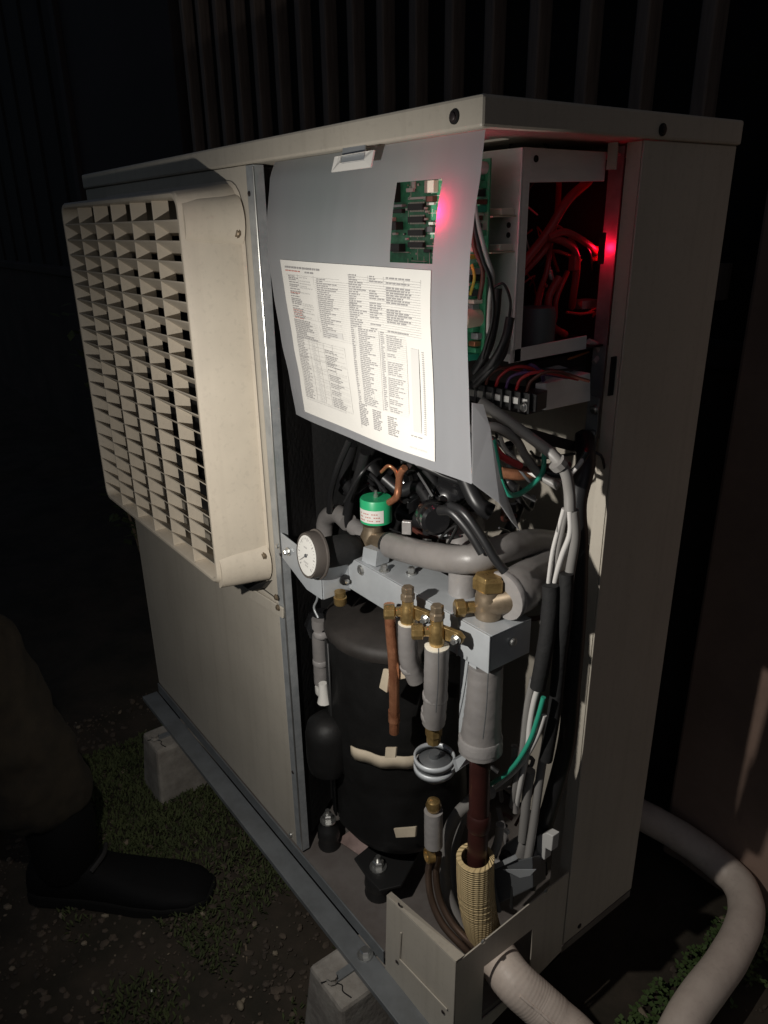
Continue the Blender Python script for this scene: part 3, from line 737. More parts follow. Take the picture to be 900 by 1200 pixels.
wire('black_wire', 'cable', [(-0.0283, 0.0450, 0.8616), (-0.0204, 0.0500, 0.8651), (-0.0166, 0.0550, 0.8518), (-0.0167, 0.0550, 0.8377)], 0.0012)
wire('white_wire', 'whitecable', [(-0.0199, 0.0600, 0.8442), (-0.0179, 0.0580, 0.8281), (-0.0185, 0.0580, 0.8062)], 0.0016)
wire('yellow_wire', 'yellowcable', [(-0.0382, 0.0300, 0.8812), (-0.0347, 0.0300, 0.8704), (-0.0435, 0.0340, 0.8566)], 0.0014)
# terminal block
TBX = ((-0.060,0.054,0.766), (-0.030,0.103,0.754))
def tb_pt(t, dy=0, dz=0): 
    a, b = V(TBX[0]), V(TBX[1]); p = a.lerp(b, t); return p + V(0, dy, dz)
ta, tb_ = V((-0.0764, 0.0620, 0.7634)), V((-0.0078, 0.0850, 0.7592))
ex = (tb_-ta).normalized(); ez = Vector((0,0,1)); ey = ez.cross(ex).normalized()
tblk = hp(MB().obox((ta+tb_)/2 + ey*0.014, ex, ey, ez, ((tb_-ta).length/2, 0.012, 0.0085)), 'terminal_block', 'chip', bevel=0.001)
for k in range(7):
    c = ta.lerp(tb_, (k+0.75)/8)
    MB().obox(c + ey*0.001, ex, ey, ez, (0.0032, 0.001, 0.0032)).build('terminal_screw', 'bright', tblk, bevel=0.0005)
    MB().obox(c + ex*0.0052 + ey*0.0, ex, ey, ez, (0.0009, 0.003, 0.009)).build('divider', 'chip', tblk)
for k, m in enumerate(('redcable','browncable','redcable','purplecable','redcable','browncable')):
    a = ta.lerp(tb_, (k+0.8)/7) + ez*0.008 + ey*0.006
    wire('terminal_wire', m, [a, a + V(0.006,0.0,0.012), a + V(0.018,0.012,0.016+0.002*(k % 3)), a + V(0.03,0.05,0.008)], 0.0016)
screw(tblk, V((-0.0174, 0.0800, 0.7560)), (0,-1,0), 0.0035)
# reactor case and tray
rc = hp(MB().hexa([(-0.0286, 0.1080, 0.7471), (-0.0193, 0.1130, 0.7472), (-0.0210, 0.1804, 0.7457), V((-0.0210, 0.1804, 0.7457))+V(-.02,0,0)],
                  [(-0.0305, 0.1080, 0.7721), (-0.0214, 0.1130, 0.7727), (-0.0210, 0.1766, 0.7741), V((-0.0210, 0.1766, 0.7741))+V(-.02,0,0)]), 'reactor_case', 'alu', bevel=0.0008)
br_ = hp(MB().prism([(-0.0400, 0.1261, 0.7813), (-0.0400, 0.1517, 0.7822), (-0.0400, 0.1688, 0.7767), (-0.0400, 0.1684, 0.7692), (-0.0400, 0.1345, 0.7687)], (-0.002,0,0)), 'small_bracket', 'galv')
screw(br_, V((-0.0400, 0.1501, 0.7741)), (1,0,0), 0.003, 'darkmetal')
hp(MB().prism([(-0.0500, 0.1065, 0.7291), (-0.0300, 0.1958, 0.6950), (-0.0300, 0.1973, 0.6837), (-0.0500, 0.1074, 0.7160)], (-0.20,0.0,0)), 'component_tray', 'darkmetal')
hp(MB().box(-0.26, -0.05, 0.12, 0.24, 0.735, 0.788), 'choke_coil_case', 'darkmetal', bevel=0.003)
wire('black_wire', 'cable', [(-0.0400, 0.1188, 0.7830), (-0.0300, 0.1402, 0.7800), (-0.0350, 0.1848, 0.7763)], 0.0014)
wire('purple_wire', 'purplecable', [(-0.0399, 0.1000, 0.7822), (-0.0299, 0.1000, 0.7899), (-0.0258, 0.1100, 0.7821), (-0.0264, 0.1150, 0.7741)], 0.002)
wire('orange_wire', 'orangecable', [(-0.0600, 0.1626, 0.7800), (-0.0500, 0.1800, 0.7843), (-0.0500, 0.2088, 0.7878)], 0.0012)
cb(MB().tube([(-0.0400, 0.1944, 0.8007), (-0.0400, 0.2057, 0.7961), (-0.0400, 0.2139, 0.7858), (-0.0400, 0.2055, 0.7782)], 0.003, 8), 'loom_sleeve', 'clear', sm=True)

# ================================================================== CABLES right hand side
wire('grey_cable', 'greycable', [(-0.0544, 0.0600, 0.7583), (-0.0382, 0.0700, 0.7466), (-0.0158, 0.0850, 0.7289), (0.0116, 0.0900, 0.7152), (0.0225, 0.0950, 0.7014), (0.0251, 0.1000, 0.6820), (0.0278, 0.1000, 0.6634)], 0.0056)
MB().tube([(0.0177, 0.0880, 0.7106), (0.0196, 0.0920, 0.7062)], 0.0085, 10, 1).build('cable_tie', 'greycable', HP, sm=True)
wire('grey_cable', 'greycable', [(-0.0544, 0.0500, 0.7338), (-0.0334, 0.0600, 0.7379), (-0.0257, 0.0800, 0.7236), (-0.0209, 0.0900, 0.7061), (-0.0115, 0.1000, 0.6885), (0.0089, 0.1050, 0.6807)], 0.0042)
wire('black_wire', 'cable', [(-0.0391, 0.0660, 0.7341), (-0.0326, 0.0900, 0.7178), (-0.0227, 0.1000, 0.6951), (-0.0013, 0.1100, 0.6889), (0.0124, 0.1200, 0.6936), (0.0184, 0.1300, 0.7114)], 0.0032)
wire('white_wire', 'whitecable', [(-0.0551, 0.0900, 0.7181), (-0.0534, 0.1000, 0.7010), (-0.0275, 0.1100, 0.6823), (0.0004, 0.1150, 0.6805), (0.0160, 0.1200, 0.6979), (0.0167, 0.1300, 0.7094)], 0.0022)
wire('red_wire', 'redcable', [(-0.0317, 0.0500, 0.7303), (-0.0275, 0.0550, 0.7205), (-0.0210, 0.0600, 0.7112), (-0.0176, 0.0800, 0.6996)], 0.0034)
wire('brown_wire', 'browncable', [(-0.0399, 0.0800, 0.7028), (-0.0300, 0.1000, 0.6890), (-0.0153, 0.1200, 0.6902), (-0.0079, 0.1400, 0.6905)], 0.003)
wire('green_wire', 'greencable', [(-0.0231, 0.0480, 0.7292), (-0.0187, 0.0500, 0.7105), (-0.0122, 0.0500, 0.6916), (-0.0102, 0.0600, 0.6773), (-0.0106, 0.0800, 0.6768), (-0.0084, 0.1000, 0.6901), (-0.0155, 0.1100, 0.7076)], 0.0026)
wire('copper_tube', 'copper', [(-0.0792, 0.1200, 0.6690), (-0.0688, 0.1400, 0.6654), (-0.0768, 0.1800, 0.6598), (-0.0924, 0.2200, 0.6506)], 0.0062)
wire('black_hose', 'cable', [(-0.1356, 0.1900, 0.6751), (-0.1391, 0.2000, 0.6433), (-0.1434, 0.2000, 0.6241), (-0.1235, 0.2000, 0.6134), (-0.1274, 0.2000, 0.5907), (-0.1474, 0.2000, 0.5509), (-0.1906, 0.2000, 0.5126)], 0.0065)
wire('white_wire', 'whitecable', [(0.0224, 0.0980, 0.6640), (0.0166, 0.1000, 0.6428), (0.0115, 0.1000, 0.6171), (0.0094, 0.1000, 0.5916), (0.0051, 0.1040, 0.5622)], 0.0022)
wire('brown_wire', 'greycable', [(0.0239, 0.1000, 0.6623), (0.0193, 0.1020, 0.6396), (0.0136, 0.1040, 0.6140), (0.0091, 0.1060, 0.5859), (0.0055, 0.1080, 0.5562)], 0.0022)
wire('white_wire', 'whitecable', [(0.0278, 0.1000, 0.6634), (0.0261, 0.1050, 0.6384), (0.0191, 0.1050, 0.6138), (0.0123, 0.1060, 0.5862), (0.0083, 0.1080, 0.5622), (0.0056, 0.1100, 0.5350)], 0.0028)
wire('grey_cable', 'greycable', [(0.0286, 0.1040, 0.6627), (0.0285, 0.1100, 0.6334), (0.0221, 0.1150, 0.5937), (0.0163, 0.1200, 0.5422), (0.0105, 0.1250, 0.4871), (0.0070, 0.1250, 0.4209), (-0.0014, 0.1250, 0.3469), (-0.0030, 0.1200, 0.2622), (-0.0003, 0.1100, 0.2053)], 0.0050)
wire('white_wire', 'whitecable', [(0.0035, 0.1060, 0.5609), (0.0003, 0.1060, 0.5459), (-0.0011, 0.1080, 0.5268)], 0.0030)
wire('shadow_sleeve', 'foam_black', [(0.0140, 0.0970, 0.5813), (0.0163, 0.0960, 0.5647), (0.0185, 0.0920, 0.5287), (0.0181, 0.0880, 0.4953), (0.0163, 0.0860, 0.4687)], (lambda t: 0.0085 - 0.0005*t), n=14, sub=8)  # black sleeve added to stand for the bracket and pipe shadow on the wires
wire('shadow_sleeve', 'foam_black', [(0.0236, 0.1080, 0.5945), (0.0272, 0.1060, 0.5517), (0.0237, 0.1080, 0.5003), (0.0210, 0.1100, 0.4356), (0.0152, 0.1100, 0.3653)], 0.0070, n=12, sub=8)  # second black sleeve, shade added over the long grey cable
wire('black_cable', 'cable', [(-0.0329, 0.1900, 0.7046), (-0.0050, 0.1600, 0.6871), (0.0041, 0.1400, 0.6538), (0.0105, 0.1400, 0.6101), (0.0158, 0.1400, 0.5350), (0.0172, 0.1400, 0.4527), (0.0101, 0.1500, 0.3654), (-0.0040, 0.1500, 0.2700), (-0.0127, 0.1400, 0.1896), (-0.0057, 0.1200, 0.1532)], 0.010)
wire('grey_cable', 'greycable', [(0.0066, 0.0900, 0.4733), (0.0018, 0.0900, 0.4422), (-0.0007, 0.0900, 0.4103), (-0.0019, 0.0900, 0.3758), (-0.0155, 0.1000, 0.3265), (-0.0248, 0.1050, 0.2739)], 0.0038)
wire('white_wire', 'whitecable', [(0.0157, 0.0900, 0.4740), (0.0098, 0.0900, 0.4467), (0.0063, 0.0900, 0.4144), (0.0052, 0.0900, 0.3803), (-0.0089, 0.1000, 0.3250), (-0.0235, 0.1100, 0.2655)], 0.0032)
wire('green_wire', 'greencable', [(0.0232, 0.0880, 0.4602), (0.0192, 0.0860, 0.4325), (0.0127, 0.0840, 0.4014), (0.0005, 0.0800, 0.3675), (-0.0173, 0.0820, 0.3371), (-0.0376, 0.0850, 0.3108), (-0.0663, 0.0900, 0.2716), (-0.0830, 0.0900, 0.2399)], 0.0026)
wire('white_wire', 'whitecable', [(0.0228, 0.0920, 0.4362), (0.0175, 0.0900, 0.4081), (0.0051, 0.0880, 0.3722), (-0.0122, 0.0900, 0.3400), (-0.0387, 0.0950, 0.3010), (-0.0756, 0.1000, 0.2489)], 0.0026)
wire('grey_cable', 'greycable', [(-0.0220, 0.1000, 0.3651), (-0.0208, 0.1000, 0.3470), (-0.0159, 0.1000, 0.3323)], 0.0042)
hp(MB().obox((-0.0001, 0.1500, 0.5226), (1,0,0), (0,1,0), (0,0,1), (0.014,0.004,0.003)), 'cable_clip', 'rubber')

# ================================================================== PIPEWORK
# expansion valve and its lagged pipe
CX = V((-0.2409, 0.0750, 0.5811))
ev = hp(MB().lathe(CX, (0,0,1), [(0.0195,-0.004),(0.0195,0.024),(0.0185,0.0258),(0.0,0.026)], 32), 'valve_coil', 'green', sm=True, angle=40)
mb = MB()
rows = []
for j in range(2):
    rows.append([CX + V(0.0199*cos(a), 0.0199*sin(a), -0.001 + j*0.016) for a in [radians(-112 + 8.5*i) for i in range(13)]])
mb.grid(rows).build('coil_label', 'white', ev, sm=True)
lt = MB()
for j in range(3):
    for i in range(1, 11):
        if (i*7+j*3) % 4 == 0: continue
        a, b = radians(-110 + 8*i), radians(-104.5 + 8*i); z = 0.0015 + j*0.0042
        lt.add([CX + V(0.0202*cos(a), 0.0202*sin(a), z), CX + V(0.0202*cos(b), 0.0202*sin(b), z), CX + V(0.0202*cos(b), 0.0202*sin(b), z+.0013), CX + V(0.0202*cos(a), 0.0202*sin(a), z+.0013)], [(0,1,2,3)])
lt.build('label_print', 'inkred', ev)
MB().lathe(CX + V(0,0,.026), (0,0,1), [(0.003,0),(0.003,0.004),(0.0018,0.0045),(0.0018,0.009)], 8).build('coil_nut', 'bright', ev)
VB = V((-0.2490, 0.0750, 0.5489))
hp(MB().lathe(VB + V(0,0,-.016), (0,0,1), [(0.0135,0),(0.0155,0.008),(0.0155,0.022),(0.012,0.030),(0.012,0.036)], 20), 'valve_body', 'dullbrass', sm=True)
hp(MB().cyl(VB + V(-.004,0,-.004), (-0.2042, 0.0660, 0.5608), 0.0125, 18), 'valve_outlet', 'dullbrass', sm=True)
hp(MB().cyl(VB + V(0,0,-.002), (-0.3018, 0.0850, 0.5456), 0.012, 18), 'valve_inlet', 'lagtape', sm=True)
MB().lathe((-0.2072, 0.0670, 0.5595), V((-0.1777, 0.0630, 0.5630))-V((-0.2072, 0.0670, 0.5595)), [(0.0145,0),(0.0145,0.004)], 20).build('black_ring', 'rubber', HP, sm=True)
wire('lagged_pipe', 'lag', [(-0.2009, 0.0660, 0.5597), (-0.1434, 0.0600, 0.5716), (-0.0874, 0.0600, 0.5843), (-0.0597, 0.0700, 0.5922), (-0.0530, 0.1000, 0.5967), (-0.0565, 0.1500, 0.5885), (-0.0558, 0.2000, 0.5707), (-0.0499, 0.2400, 0.5507)], 0.0152, n=18)
wire('lagged_pipe', 'lag', [(-0.3926, 0.1000, 0.4150), (-0.3999, 0.1000, 0.4676), (-0.4014, 0.1000, 0.5048), (-0.3906, 0.1000, 0.5292), (-0.3563, 0.0950, 0.5459), (-0.3247, 0.0900, 0.5444)], 0.0125, n=16)
wire('lagged_pipe', 'lag', [(-0.1092, 0.1000, 0.5469), (-0.1169, 0.1000, 0.5673), (-0.1253, 0.1100, 0.5826), (-0.1431, 0.1400, 0.5848)], 0.017, n=16)
hp(MB().lathe((-0.0960, 0.0850, 0.5482), (0,0,1), [(0.0165,-0.03),(0.0165,0.012),(0.014,0.014)], 20), 'pipe_end', 'lagtape', sm=True)
# the big lagged pipe behind the big brass valve
wire('lagged_pipe', 'lag', [(-0.0242, 0.0750, 0.5617), (-0.0244, 0.1000, 0.5633), (-0.0360, 0.1500, 0.5592), (-0.0480, 0.2100, 0.5547), (-0.0538, 0.2600, 0.5547)], 0.0245, n=20, label='thick grey lagged pipe rising behind the largest brass valve')
MB().lathe((-0.0246, 0.0730, 0.5612), V((-0.0244, 0.1000, 0.5633))-V((-0.0242, 0.0750, 0.5617)), [(0.0255,0),(0.0265,0.003),(0.0255,0.007)], 24).build('taped_rim', 'lagtape', HP, sm=True)
# bracket of folded steel carrying the valves
bt, bb = 0.5335, 0.4905
br = hp(MB().hexa([(-0.2535,0.040,bb),(-0.0095,0.040,bb),(-0.0095,0.0425,bb),(-0.2535,0.0425,bb)], [(-0.2535,0.040,bt),(-0.0095,0.040,bt),(-0.0095,0.0425,bt),(-0.2535,0.0425,bt)]), 'valve_bracket', 'steel', bevel=0.0006)
MB().box(-0.2535, -0.0095, 0.0428, 0.100, bt-0.002, bt).build('bracket_top', 'steel', br, bevel=0.0005)
MB().box(-0.0115, -0.0095, 0.0428, 0.100, bb+0.002, bt-0.0022).build('bracket_end', 'steel', br, bevel=0.0005)
MB().box(-0.2555, -0.2538, 0.002, 0.0425, bb-0.004, bt).build('bracket_step', 'steel', br, bevel=0.0005)
MB().prism([(-0.3485,0.0,bt+0.012), (-0.2555,0.0,bt+0.002), (-0.2555,0.0,bb-0.004), (-0.2900,0.0,bb-0.004), (-0.3485,0.0,bb+0.02)], (0,0.0018,0)).build('bracket_arm', 'steel', br, bevel=0.0005)
MB().box(-0.055, -0.0538, 0.0385, 0.0397, bb, bt).build('weld_seam', 'bright', br)
MB().box(-0.0535, -0.030, 0.0432, 0.046, 0.39, bb).build('bracket_leg', 'steel', br, bevel=0.0005)
MB().prism([(-0.2301, 0.0470, 0.5528), (-0.2026, 0.0470, 0.5567), (-0.2067, 0.0470, 0.5353), (-0.2345, 0.0470, 0.5320)], (0,0.02,0)).build('valve_lug', 'steel', br)
for q in ((-0.2266, 0.0398, 0.5256),): screw(br, q, (0,-1,0), 0.005, 'bright')
for q in ((-0.1932, 0.0495, 0.5340), (-0.1677, 0.0700, 0.5340), (-0.0354, 0.0819, 0.5360)): hexbolt(br, q, (0,0,1), 0.0042, 0.007)
screw(br, (-0.0090, 0.0732, 0.5159), (1,0,0), 0.004, 'bright'); 
hexbolt(br, V((-0.3289, -0.0010, 0.5264)), (0,-1,0), 0.0038, 0.006)
gm = MB().lathe((-0.2536, 0.0325, 0.5049), (1,0,0), [(0.0068,0),(0.0068,0.003),(0.003,0.0032),(0.003,0.006)], 16).build('grommet', 'rubber', br, sm=True)
hexbolt(gm, V((-0.2536, 0.0325, 0.5049)) + V(.003,0,0), (1,0,0), 0.003, 0.005, 'bright', washer=0)
# pressure gauge
GC = V((-0.2639, -0.0120, 0.5466)); gd = V(-0.10, -1, 0.12).normalized()
ga = hp(MB().lathe(GC, -gd, [(0.0248,-0.0),(0.0275,-0.001),(0.0288,0.003),(0.0288,0.0115),(0.0308,0.0122),(0.0308,0.0142),(0.022,0.016)], 40), 'pressure_gauge', 'bezel', sm=True, angle=40, label='small round pressure gauge with white dial')
MB().lathe(GC + gd*0.0004, gd, [(0.0246,0),(0.0246,0.0006)], 40).build('dial_face', 'dial', ga)
gq = Vector((0,0,1)).rotation_difference(gd)
gx = V(1,0,0); gx = (gx - gd*gx.dot(gd)).normalized(); gz = gd.cross(gx) * -1
if gz.z < 0: gz = -gz
tk = MB()
for k in range(25):
    a = radians(225 - 270*k/24); r0 = 0.0178 if k % 4 == 0 else 0.0196
    d_ = gx*cos(a) + gz*sin(a); t_ = gx*sin(a)*-1 + gz*cos(a); p0 = GC + gd*0.0013
    w_ = 0.0006 if k % 4 == 0 else 0.0003
    tk.add([p0 + d_*r0 - t_*w_, p0 + d_*0.022 - t_*w_, p0 + d_*0.022 + t_*w_, p0 + d_*r0 + t_*w_], [(0,1,2,3)])
tk.build('scale_marks', 'ink', ga)
tk = MB()
for (a, b, w_, h_) in ((0.000,-0.009,0.006,0.0012), (0.002,-0.0125,0.004,0.001), (-0.004,0.009,0.004,0.001)):
    p0 = GC + gd*0.0013 + gx*a + gz*b; tk.add([p0 - gx*w_/1 - gz*h_, p0 + gx*w_ - gz*h_, p0 + gx*w_ + gz*h_, p0 - gx*w_ + gz*h_], [(0,1,2,3)])
tk.build('dial_print', 'inkgrey', ga)
nd = (gx*cos(radians(215)) + gz*sin(radians(215))); nt_ = gx*-sin(radians(215)) + gz*cos(radians(215)); p0 = GC + gd*0.002
MB().add([p0 - nd*0.005 - nt_*0.0009, p0 + nd*0.019 - nt_*0.0003, p0 + nd*0.019 + nt_*0.0003, p0 - nd*0.005 + nt_*0.0009], [(0,1,2,3)]).build('needle', 'ink', ga)
MB().lathe(GC + gd*0.002, gd, [(0.0024,0),(0.002,0.001)], 12).build('needle_hub', 'boxgrey', ga)
for q in ((-0.2426, -0.0030, 0.5415), (-0.2427, -0.0010, 0.5319)): screw(ga, q, (0.6,-1,0), 0.0026)
hp(MB().lathe(GC - gd*0.017, V(0.15,1,-0.05), [(0.019,0),(0.0195,0.015),(0.019,0.035),(0.015,0.05),(0.008,0.056)], 22), 'gauge_wrap', 'foam_black', sm=True)
hp(MB().lathe((-0.2445, 0.0200, 0.4783), (0,0,1), [(0.007,0),(0.0082,0.002),(0.0082,0.010),(0.007,0.0105),(0.007,0.018)], 14), 'brass_cap', 'brass', sm=True)
# capillary coil of wire under the gauge
wire('capillary_wire', 'galv', [(-0.3023, 0.0200, 0.4888), (-0.3015, 0.0220, 0.4638), (-0.3082, 0.0200, 0.4466), (-0.2989, 0.0200, 0.4354)], 0.0016)
hp(MB().lathe((-0.3324, 0.0450, 0.3973), (0,0,1), [(0.02,-0.01),(0.024,0.006),(0.018,0.02),(0.008,0.026)], 12), 'tape_bundle', 'gloss_black')
wire('lagged_pipe', 'lag', [(-0.3215, 0.0350, 0.4190), (-0.3235, 0.0350, 0.3714), (-0.3238, 0.0350, 0.3158)], 0.0105, n=14)
hp(MB().lathe((-0.3248, 0.0350, 0.3039), (0.1,0,-1), [(0.009,-0.006),(0.0095,0.004),(0.006,0.010)], 12), 'tape_end', 'white', sm=True)

# service valves
def service_valve(q, s, py0, lean=0.0, nm='service_valve'):
    c = V(q)                                        # centre of the body
    b = hp(MB().lathe(c + V(0,0,-0.016*s), (0,0,1), [(0.0075*s,0),(0.0085*s,0.004*s),(0.0085*s,0.020*s),(0.0065*s,0.023*s),(0.0065*s,0.030*s)], 16), nm, 'brass', sm=True)
    MB().lathe(c + V(0,0,0.013*s), (0,0,1), [(0.0070*s,0),(0.0080*s,0.001*s),(0.0080*s,0.007*s),(0.0066*s,0.009*s),(0.0070*s,0.010*s),(0.0070*s,0.0155*s),(0.0056*s,0.0165*s)], 6).build('stem_cap', 'dullbrass', b, bevel=0.0005)
    MB().lathe(c + V(-0.004*s,-0.004*s,-0.001*s), (-0.75,-1,0.0), [(0.0055*s,0),(0.0055*s,0.008*s),(0.0085*s,0.009*s),(0.0085*s,0.019*s),(0.0065*s,0.0205*s)], 8).build('port_cap', 'brass', b, bevel=0.0005)
    e = MB().prism([c + V(0.004*s,0.002*s,-0.009*s), c + V(0.024*s,0.010*s,-0.009*s), c + V(0.026*s,0.012*s,-0.002*s), c + V(0.022*s,0.009*s,0.004*s), c + V(0.004*s,0.002*s,0.006*s)], (-0.001,0.005*s,0)).build('mount_lug', 'brass', b, bevel=0.0006)
    hexbolt(e, c + V(0.021*s,0.007*s,-0.003*s), (0.3,-1,0), 0.0036*s, 0.006*s)
    return b
SV1 = service_valve((-0.1101, 0.0180, 0.5270), 1.0, 0)
SV2 = service_valve((-0.0572, 0.0130, 0.5287), 1.0, 0)
def valve_pipe(c, pts, r, rim):
    o = wire('lagged_pipe', 'lag', pts, r, n=18)
    MB().lathe(V(pts[0]) , (0,0,1), [(r*0.98,-0.001),(r*1.0,0.0005),(r*0.62,0.0016)], 18).build('foam_end', 'cream', o, sm=True)
valve_pipe(SV1, [(-0.1101, 0.0180, 0.5123), (-0.1103, 0.0180, 0.4889), (-0.1099, 0.0200, 0.4634), (-0.1077, 0.0280, 0.4379)], 0.0108, 1)
valve_pipe(SV2, [(-0.0570, 0.0130, 0.5109), (-0.0611, 0.0160, 0.4737), (-0.0665, 0.0200, 0.4370), (-0.0734, 0.0240, 0.4023)], 0.0128, 1)
hp(MB().lathe((-0.0735, 0.0240, 0.4068), (0,0,-1), [(0.0128,-0.014),(0.0136,-0.013),(0.0136,-0.009),(0.0125,-0.007),(0.0134,-0.004),(0.012,0.0)], 18), 'pipe_tape', 'lagtape', sm=True)
hp(MB().lathe((-0.0753, 0.0260, 0.3726), (0,0,1), [(0.008,0),(0.008,0.010),(0.0095,0.0105),(0.0095,0.024),(0.007,0.025),(0.007,0.032)], 8), 'flare_nut', 'brass', bevel=0.0005)
# copper pipe
wire('copper_pipe', 'copper', [(-0.1457, 0.0200, 0.5197), (-0.1432, 0.0200, 0.4860), (-0.1418, 0.0220, 0.4467), (-0.1460, 0.0260, 0.4021), (-0.1547, 0.0320, 0.3355)], 0.0062, n=14)
hp(MB().lathe((-0.1519, 0.0300, 0.3544), (0,0,1), [(0.0072,0),(0.0072,0.016)], 14), 'pipe_joint', 'copper', sm=True)
for q, dr, rr in (((-0.3169, 0.0350, 0.3986), (0,0,1), .0112), ((-0.3230, 0.0350, 0.3511), (0.02,0,1), .0112), ((-0.1109, 0.0220, 0.4555), (0.25,0.3,-1), .0114), ((-0.0666, 0.0200, 0.4424), (0,0,1), .0134), ((-0.0736, 0.0240, 0.4112), (0,0,1), .0136)):
    t_ = MB().lathe(q, dr, [(rr*.985,-0.004),(rr*1.02,-0.0035),(rr*1.03,0.0),(rr*1.015,0.0035),(rr*.985,0.004)], 22); hp(t_, 'tape_wrap', 'lagtape', sm=True, angle=60)
sd = MB()
for a_, b_ in (((-0.0057, 0.0360, 0.4942), (-0.0067, 0.0335, 0.4160)), ((-0.0391, -0.0005, 0.5215), (-0.0525, 0.0090, 0.4335))):
    sd.tube([a_, V(a_).lerp(V(b_), .5) + V(.0012,0,0), b_], 0.0006, 5, 5)
hp(sd, 'foam_seam', 'boxgrey')
# round filter held in a clamp
FP = V((-0.0780, 0.0300, 0.3416))
fi = hp(MB().lathe(FP + V(0,0,-0.012), (0,0,1), [(0.016,-0.006),(0.020,0.0),(0.0205,0.012),(0.0185,0.0155),(0.010,0.018),(0.0065,0.020),(0.006,0.026)], 28), 'filter', 'boxgrey', sm=True, angle=50)
for z in (-0.006, 0.006):
    mb = MB(); a = [FP + V(0.0225*cos(t), 0.0225*sin(t), z-0.0035) for t in [2*pi*i/32 for i in range(32)]]
    mb.loft([a, [p + V(0,0,.007) for p in a]]); mb.build('clamp_ring', 'steel', fi, thick=0.0025, sm=True)
MB().prism([(-0.0538, 0.0350, 0.3585), (-0.0401, 0.0550, 0.3758), (-0.0390, 0.0600, 0.3554), (-0.0445, 0.0550, 0.3520), (-0.0478, 0.0350, 0.3448)], (0,0.0025,0)).build('clamp_arm', 'steel', fi)
screw(fi, (-0.0415, 0.0530, 0.3643), (0,-1,0), 0.003)
# big brass valve on the bracket top
B0 = V((-0.0399, 0.0680, 0.5557))
bv = hp(MB().lathe(B0 + V(0,0,-0.022), (0,0,1), [(0.0135,0),(0.0145,0.003),(0.0145,0.024),(0.0135,0.026),(0.0135,0.034)], 20), 'service_valve', 'dullbrass', sm=True, label='largest brass service valve with hexagonal cap')
MB().lathe(B0 + V(0,0,0.011), (0,0,1), [(0.0165,0),(0.0178,0.001),(0.0178,0.012),(0.0155,0.0145),(0.0150,0.016)], 6).build('stem_cap', 'brass', bv, bevel=0.0008)
MB().lathe(B0 + V(-0.010,-0.010,-0.012), (-0.55,-1,0.02), [(0.0065,0),(0.0065,0.010),(0.0095,0.011),(0.0095,0.020),(0.0075,0.0215)], 8).build('port_cap', 'brass', bv, bevel=0.0006)
MB().cyl(B0 + V(0,0,-0.006), B0 + V(0.022,0.020,0.004), 0.015, 18).build('valve_outlet', 'dullbrass', bv, sm=True)
MB().prism([(-0.0681, 0.0755, 0.5355), (-0.0680, 0.0881, 0.5355), (-0.0312, 0.0915, 0.5355), (-0.0291, 0.0767, 0.5355), (-0.0419, 0.0723, 0.5355)], (0,0,0.003)).build('valve_flange', 'brass', bv, bevel=0.0006)
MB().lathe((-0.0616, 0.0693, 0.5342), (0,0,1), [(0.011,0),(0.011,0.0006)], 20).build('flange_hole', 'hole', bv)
# thick lagged drop, dark pipe and yellow foam
wire('lagged_pipe', 'lag', [(-0.0312, 0.0580, 0.4845), (-0.0313, 0.0580, 0.4614), (-0.0323, 0.0580, 0.4285), (-0.0336, 0.0580, 0.4000), (-0.0337, 0.0580, 0.3738)], (lambda t: 0.0185 + 0.0055*t*t), n=22, label='thick grey lagged pipe dropping from the bracket, taped at its end')
hp(MB().lathe((-0.0342, 0.0580, 0.3849), (0,0,-1), [(0.0232,-0.008),(0.0242,-0.006),(0.0238,0.000),(0.0246,0.004),(0.0240,0.008),(0.0225,0.012),(0.0125,0.013)], 26), 'pipe_tape', 'lagtape', sm=True)
wire('dark_pipe', 'darkpipe', [(-0.0338, 0.0580, 0.3760), (-0.0328, 0.0580, 0.3250), (-0.0320, 0.0580, 0.2765), (-0.0319, 0.0580, 0.2096), (-0.0283, 0.0580, 0.1614)], 0.0118, n=18)
hp(MB().lathe((-0.0319, 0.0580, 0.2741), (0,0,1), [(0.0118,-0.012),(0.0136,-0.009),(0.0136,0.009),(0.0118,0.012)], 18), 'pipe_coupling', 'darkpipe', sm=True)
def foam_tube(pts, r0, r1, name, m, n=26):
    p = smooth(pts, 14); L = len(p)
    o, i_ = [], []
    nr = None
    for k in range(L):
        t = (p[min(k+1,L-1)] - p[max(k-1,0)]).normalized()
        nr = (V(1,0,0) if nr is None else nr); nr = (nr - t*nr.dot(t)).normalized(); b = t.cross(nr)
        wr = 1 + (0.022*sin(k*1.9) if 20 < k < 34 else 0.0)
        ring = lambda r: [p[k] + (nr*cos(2*pi*j/n) + b*sin(2*pi*j/n))*r for j in range(n)]
        o.append(ring(r1*wr)); i_.append(ring(r0))
    mb = MB(); mb.loft([i_[1]] + [i_[0]] + o); return hp(mb, name, m, sm=True, angle=50)
foam_tube([(-0.0310, 0.0538, 0.2236), (-0.0310, 0.0552, 0.1882), (-0.0310, 0.0597, 0.1496), (-0.0300, 0.0677, 0.1080), (-0.0290, 0.0803, 0.0703), V((-0.026,0.092,0.058))], 0.0165, 0.0222, 'foam_sleeve', 'yfoam')
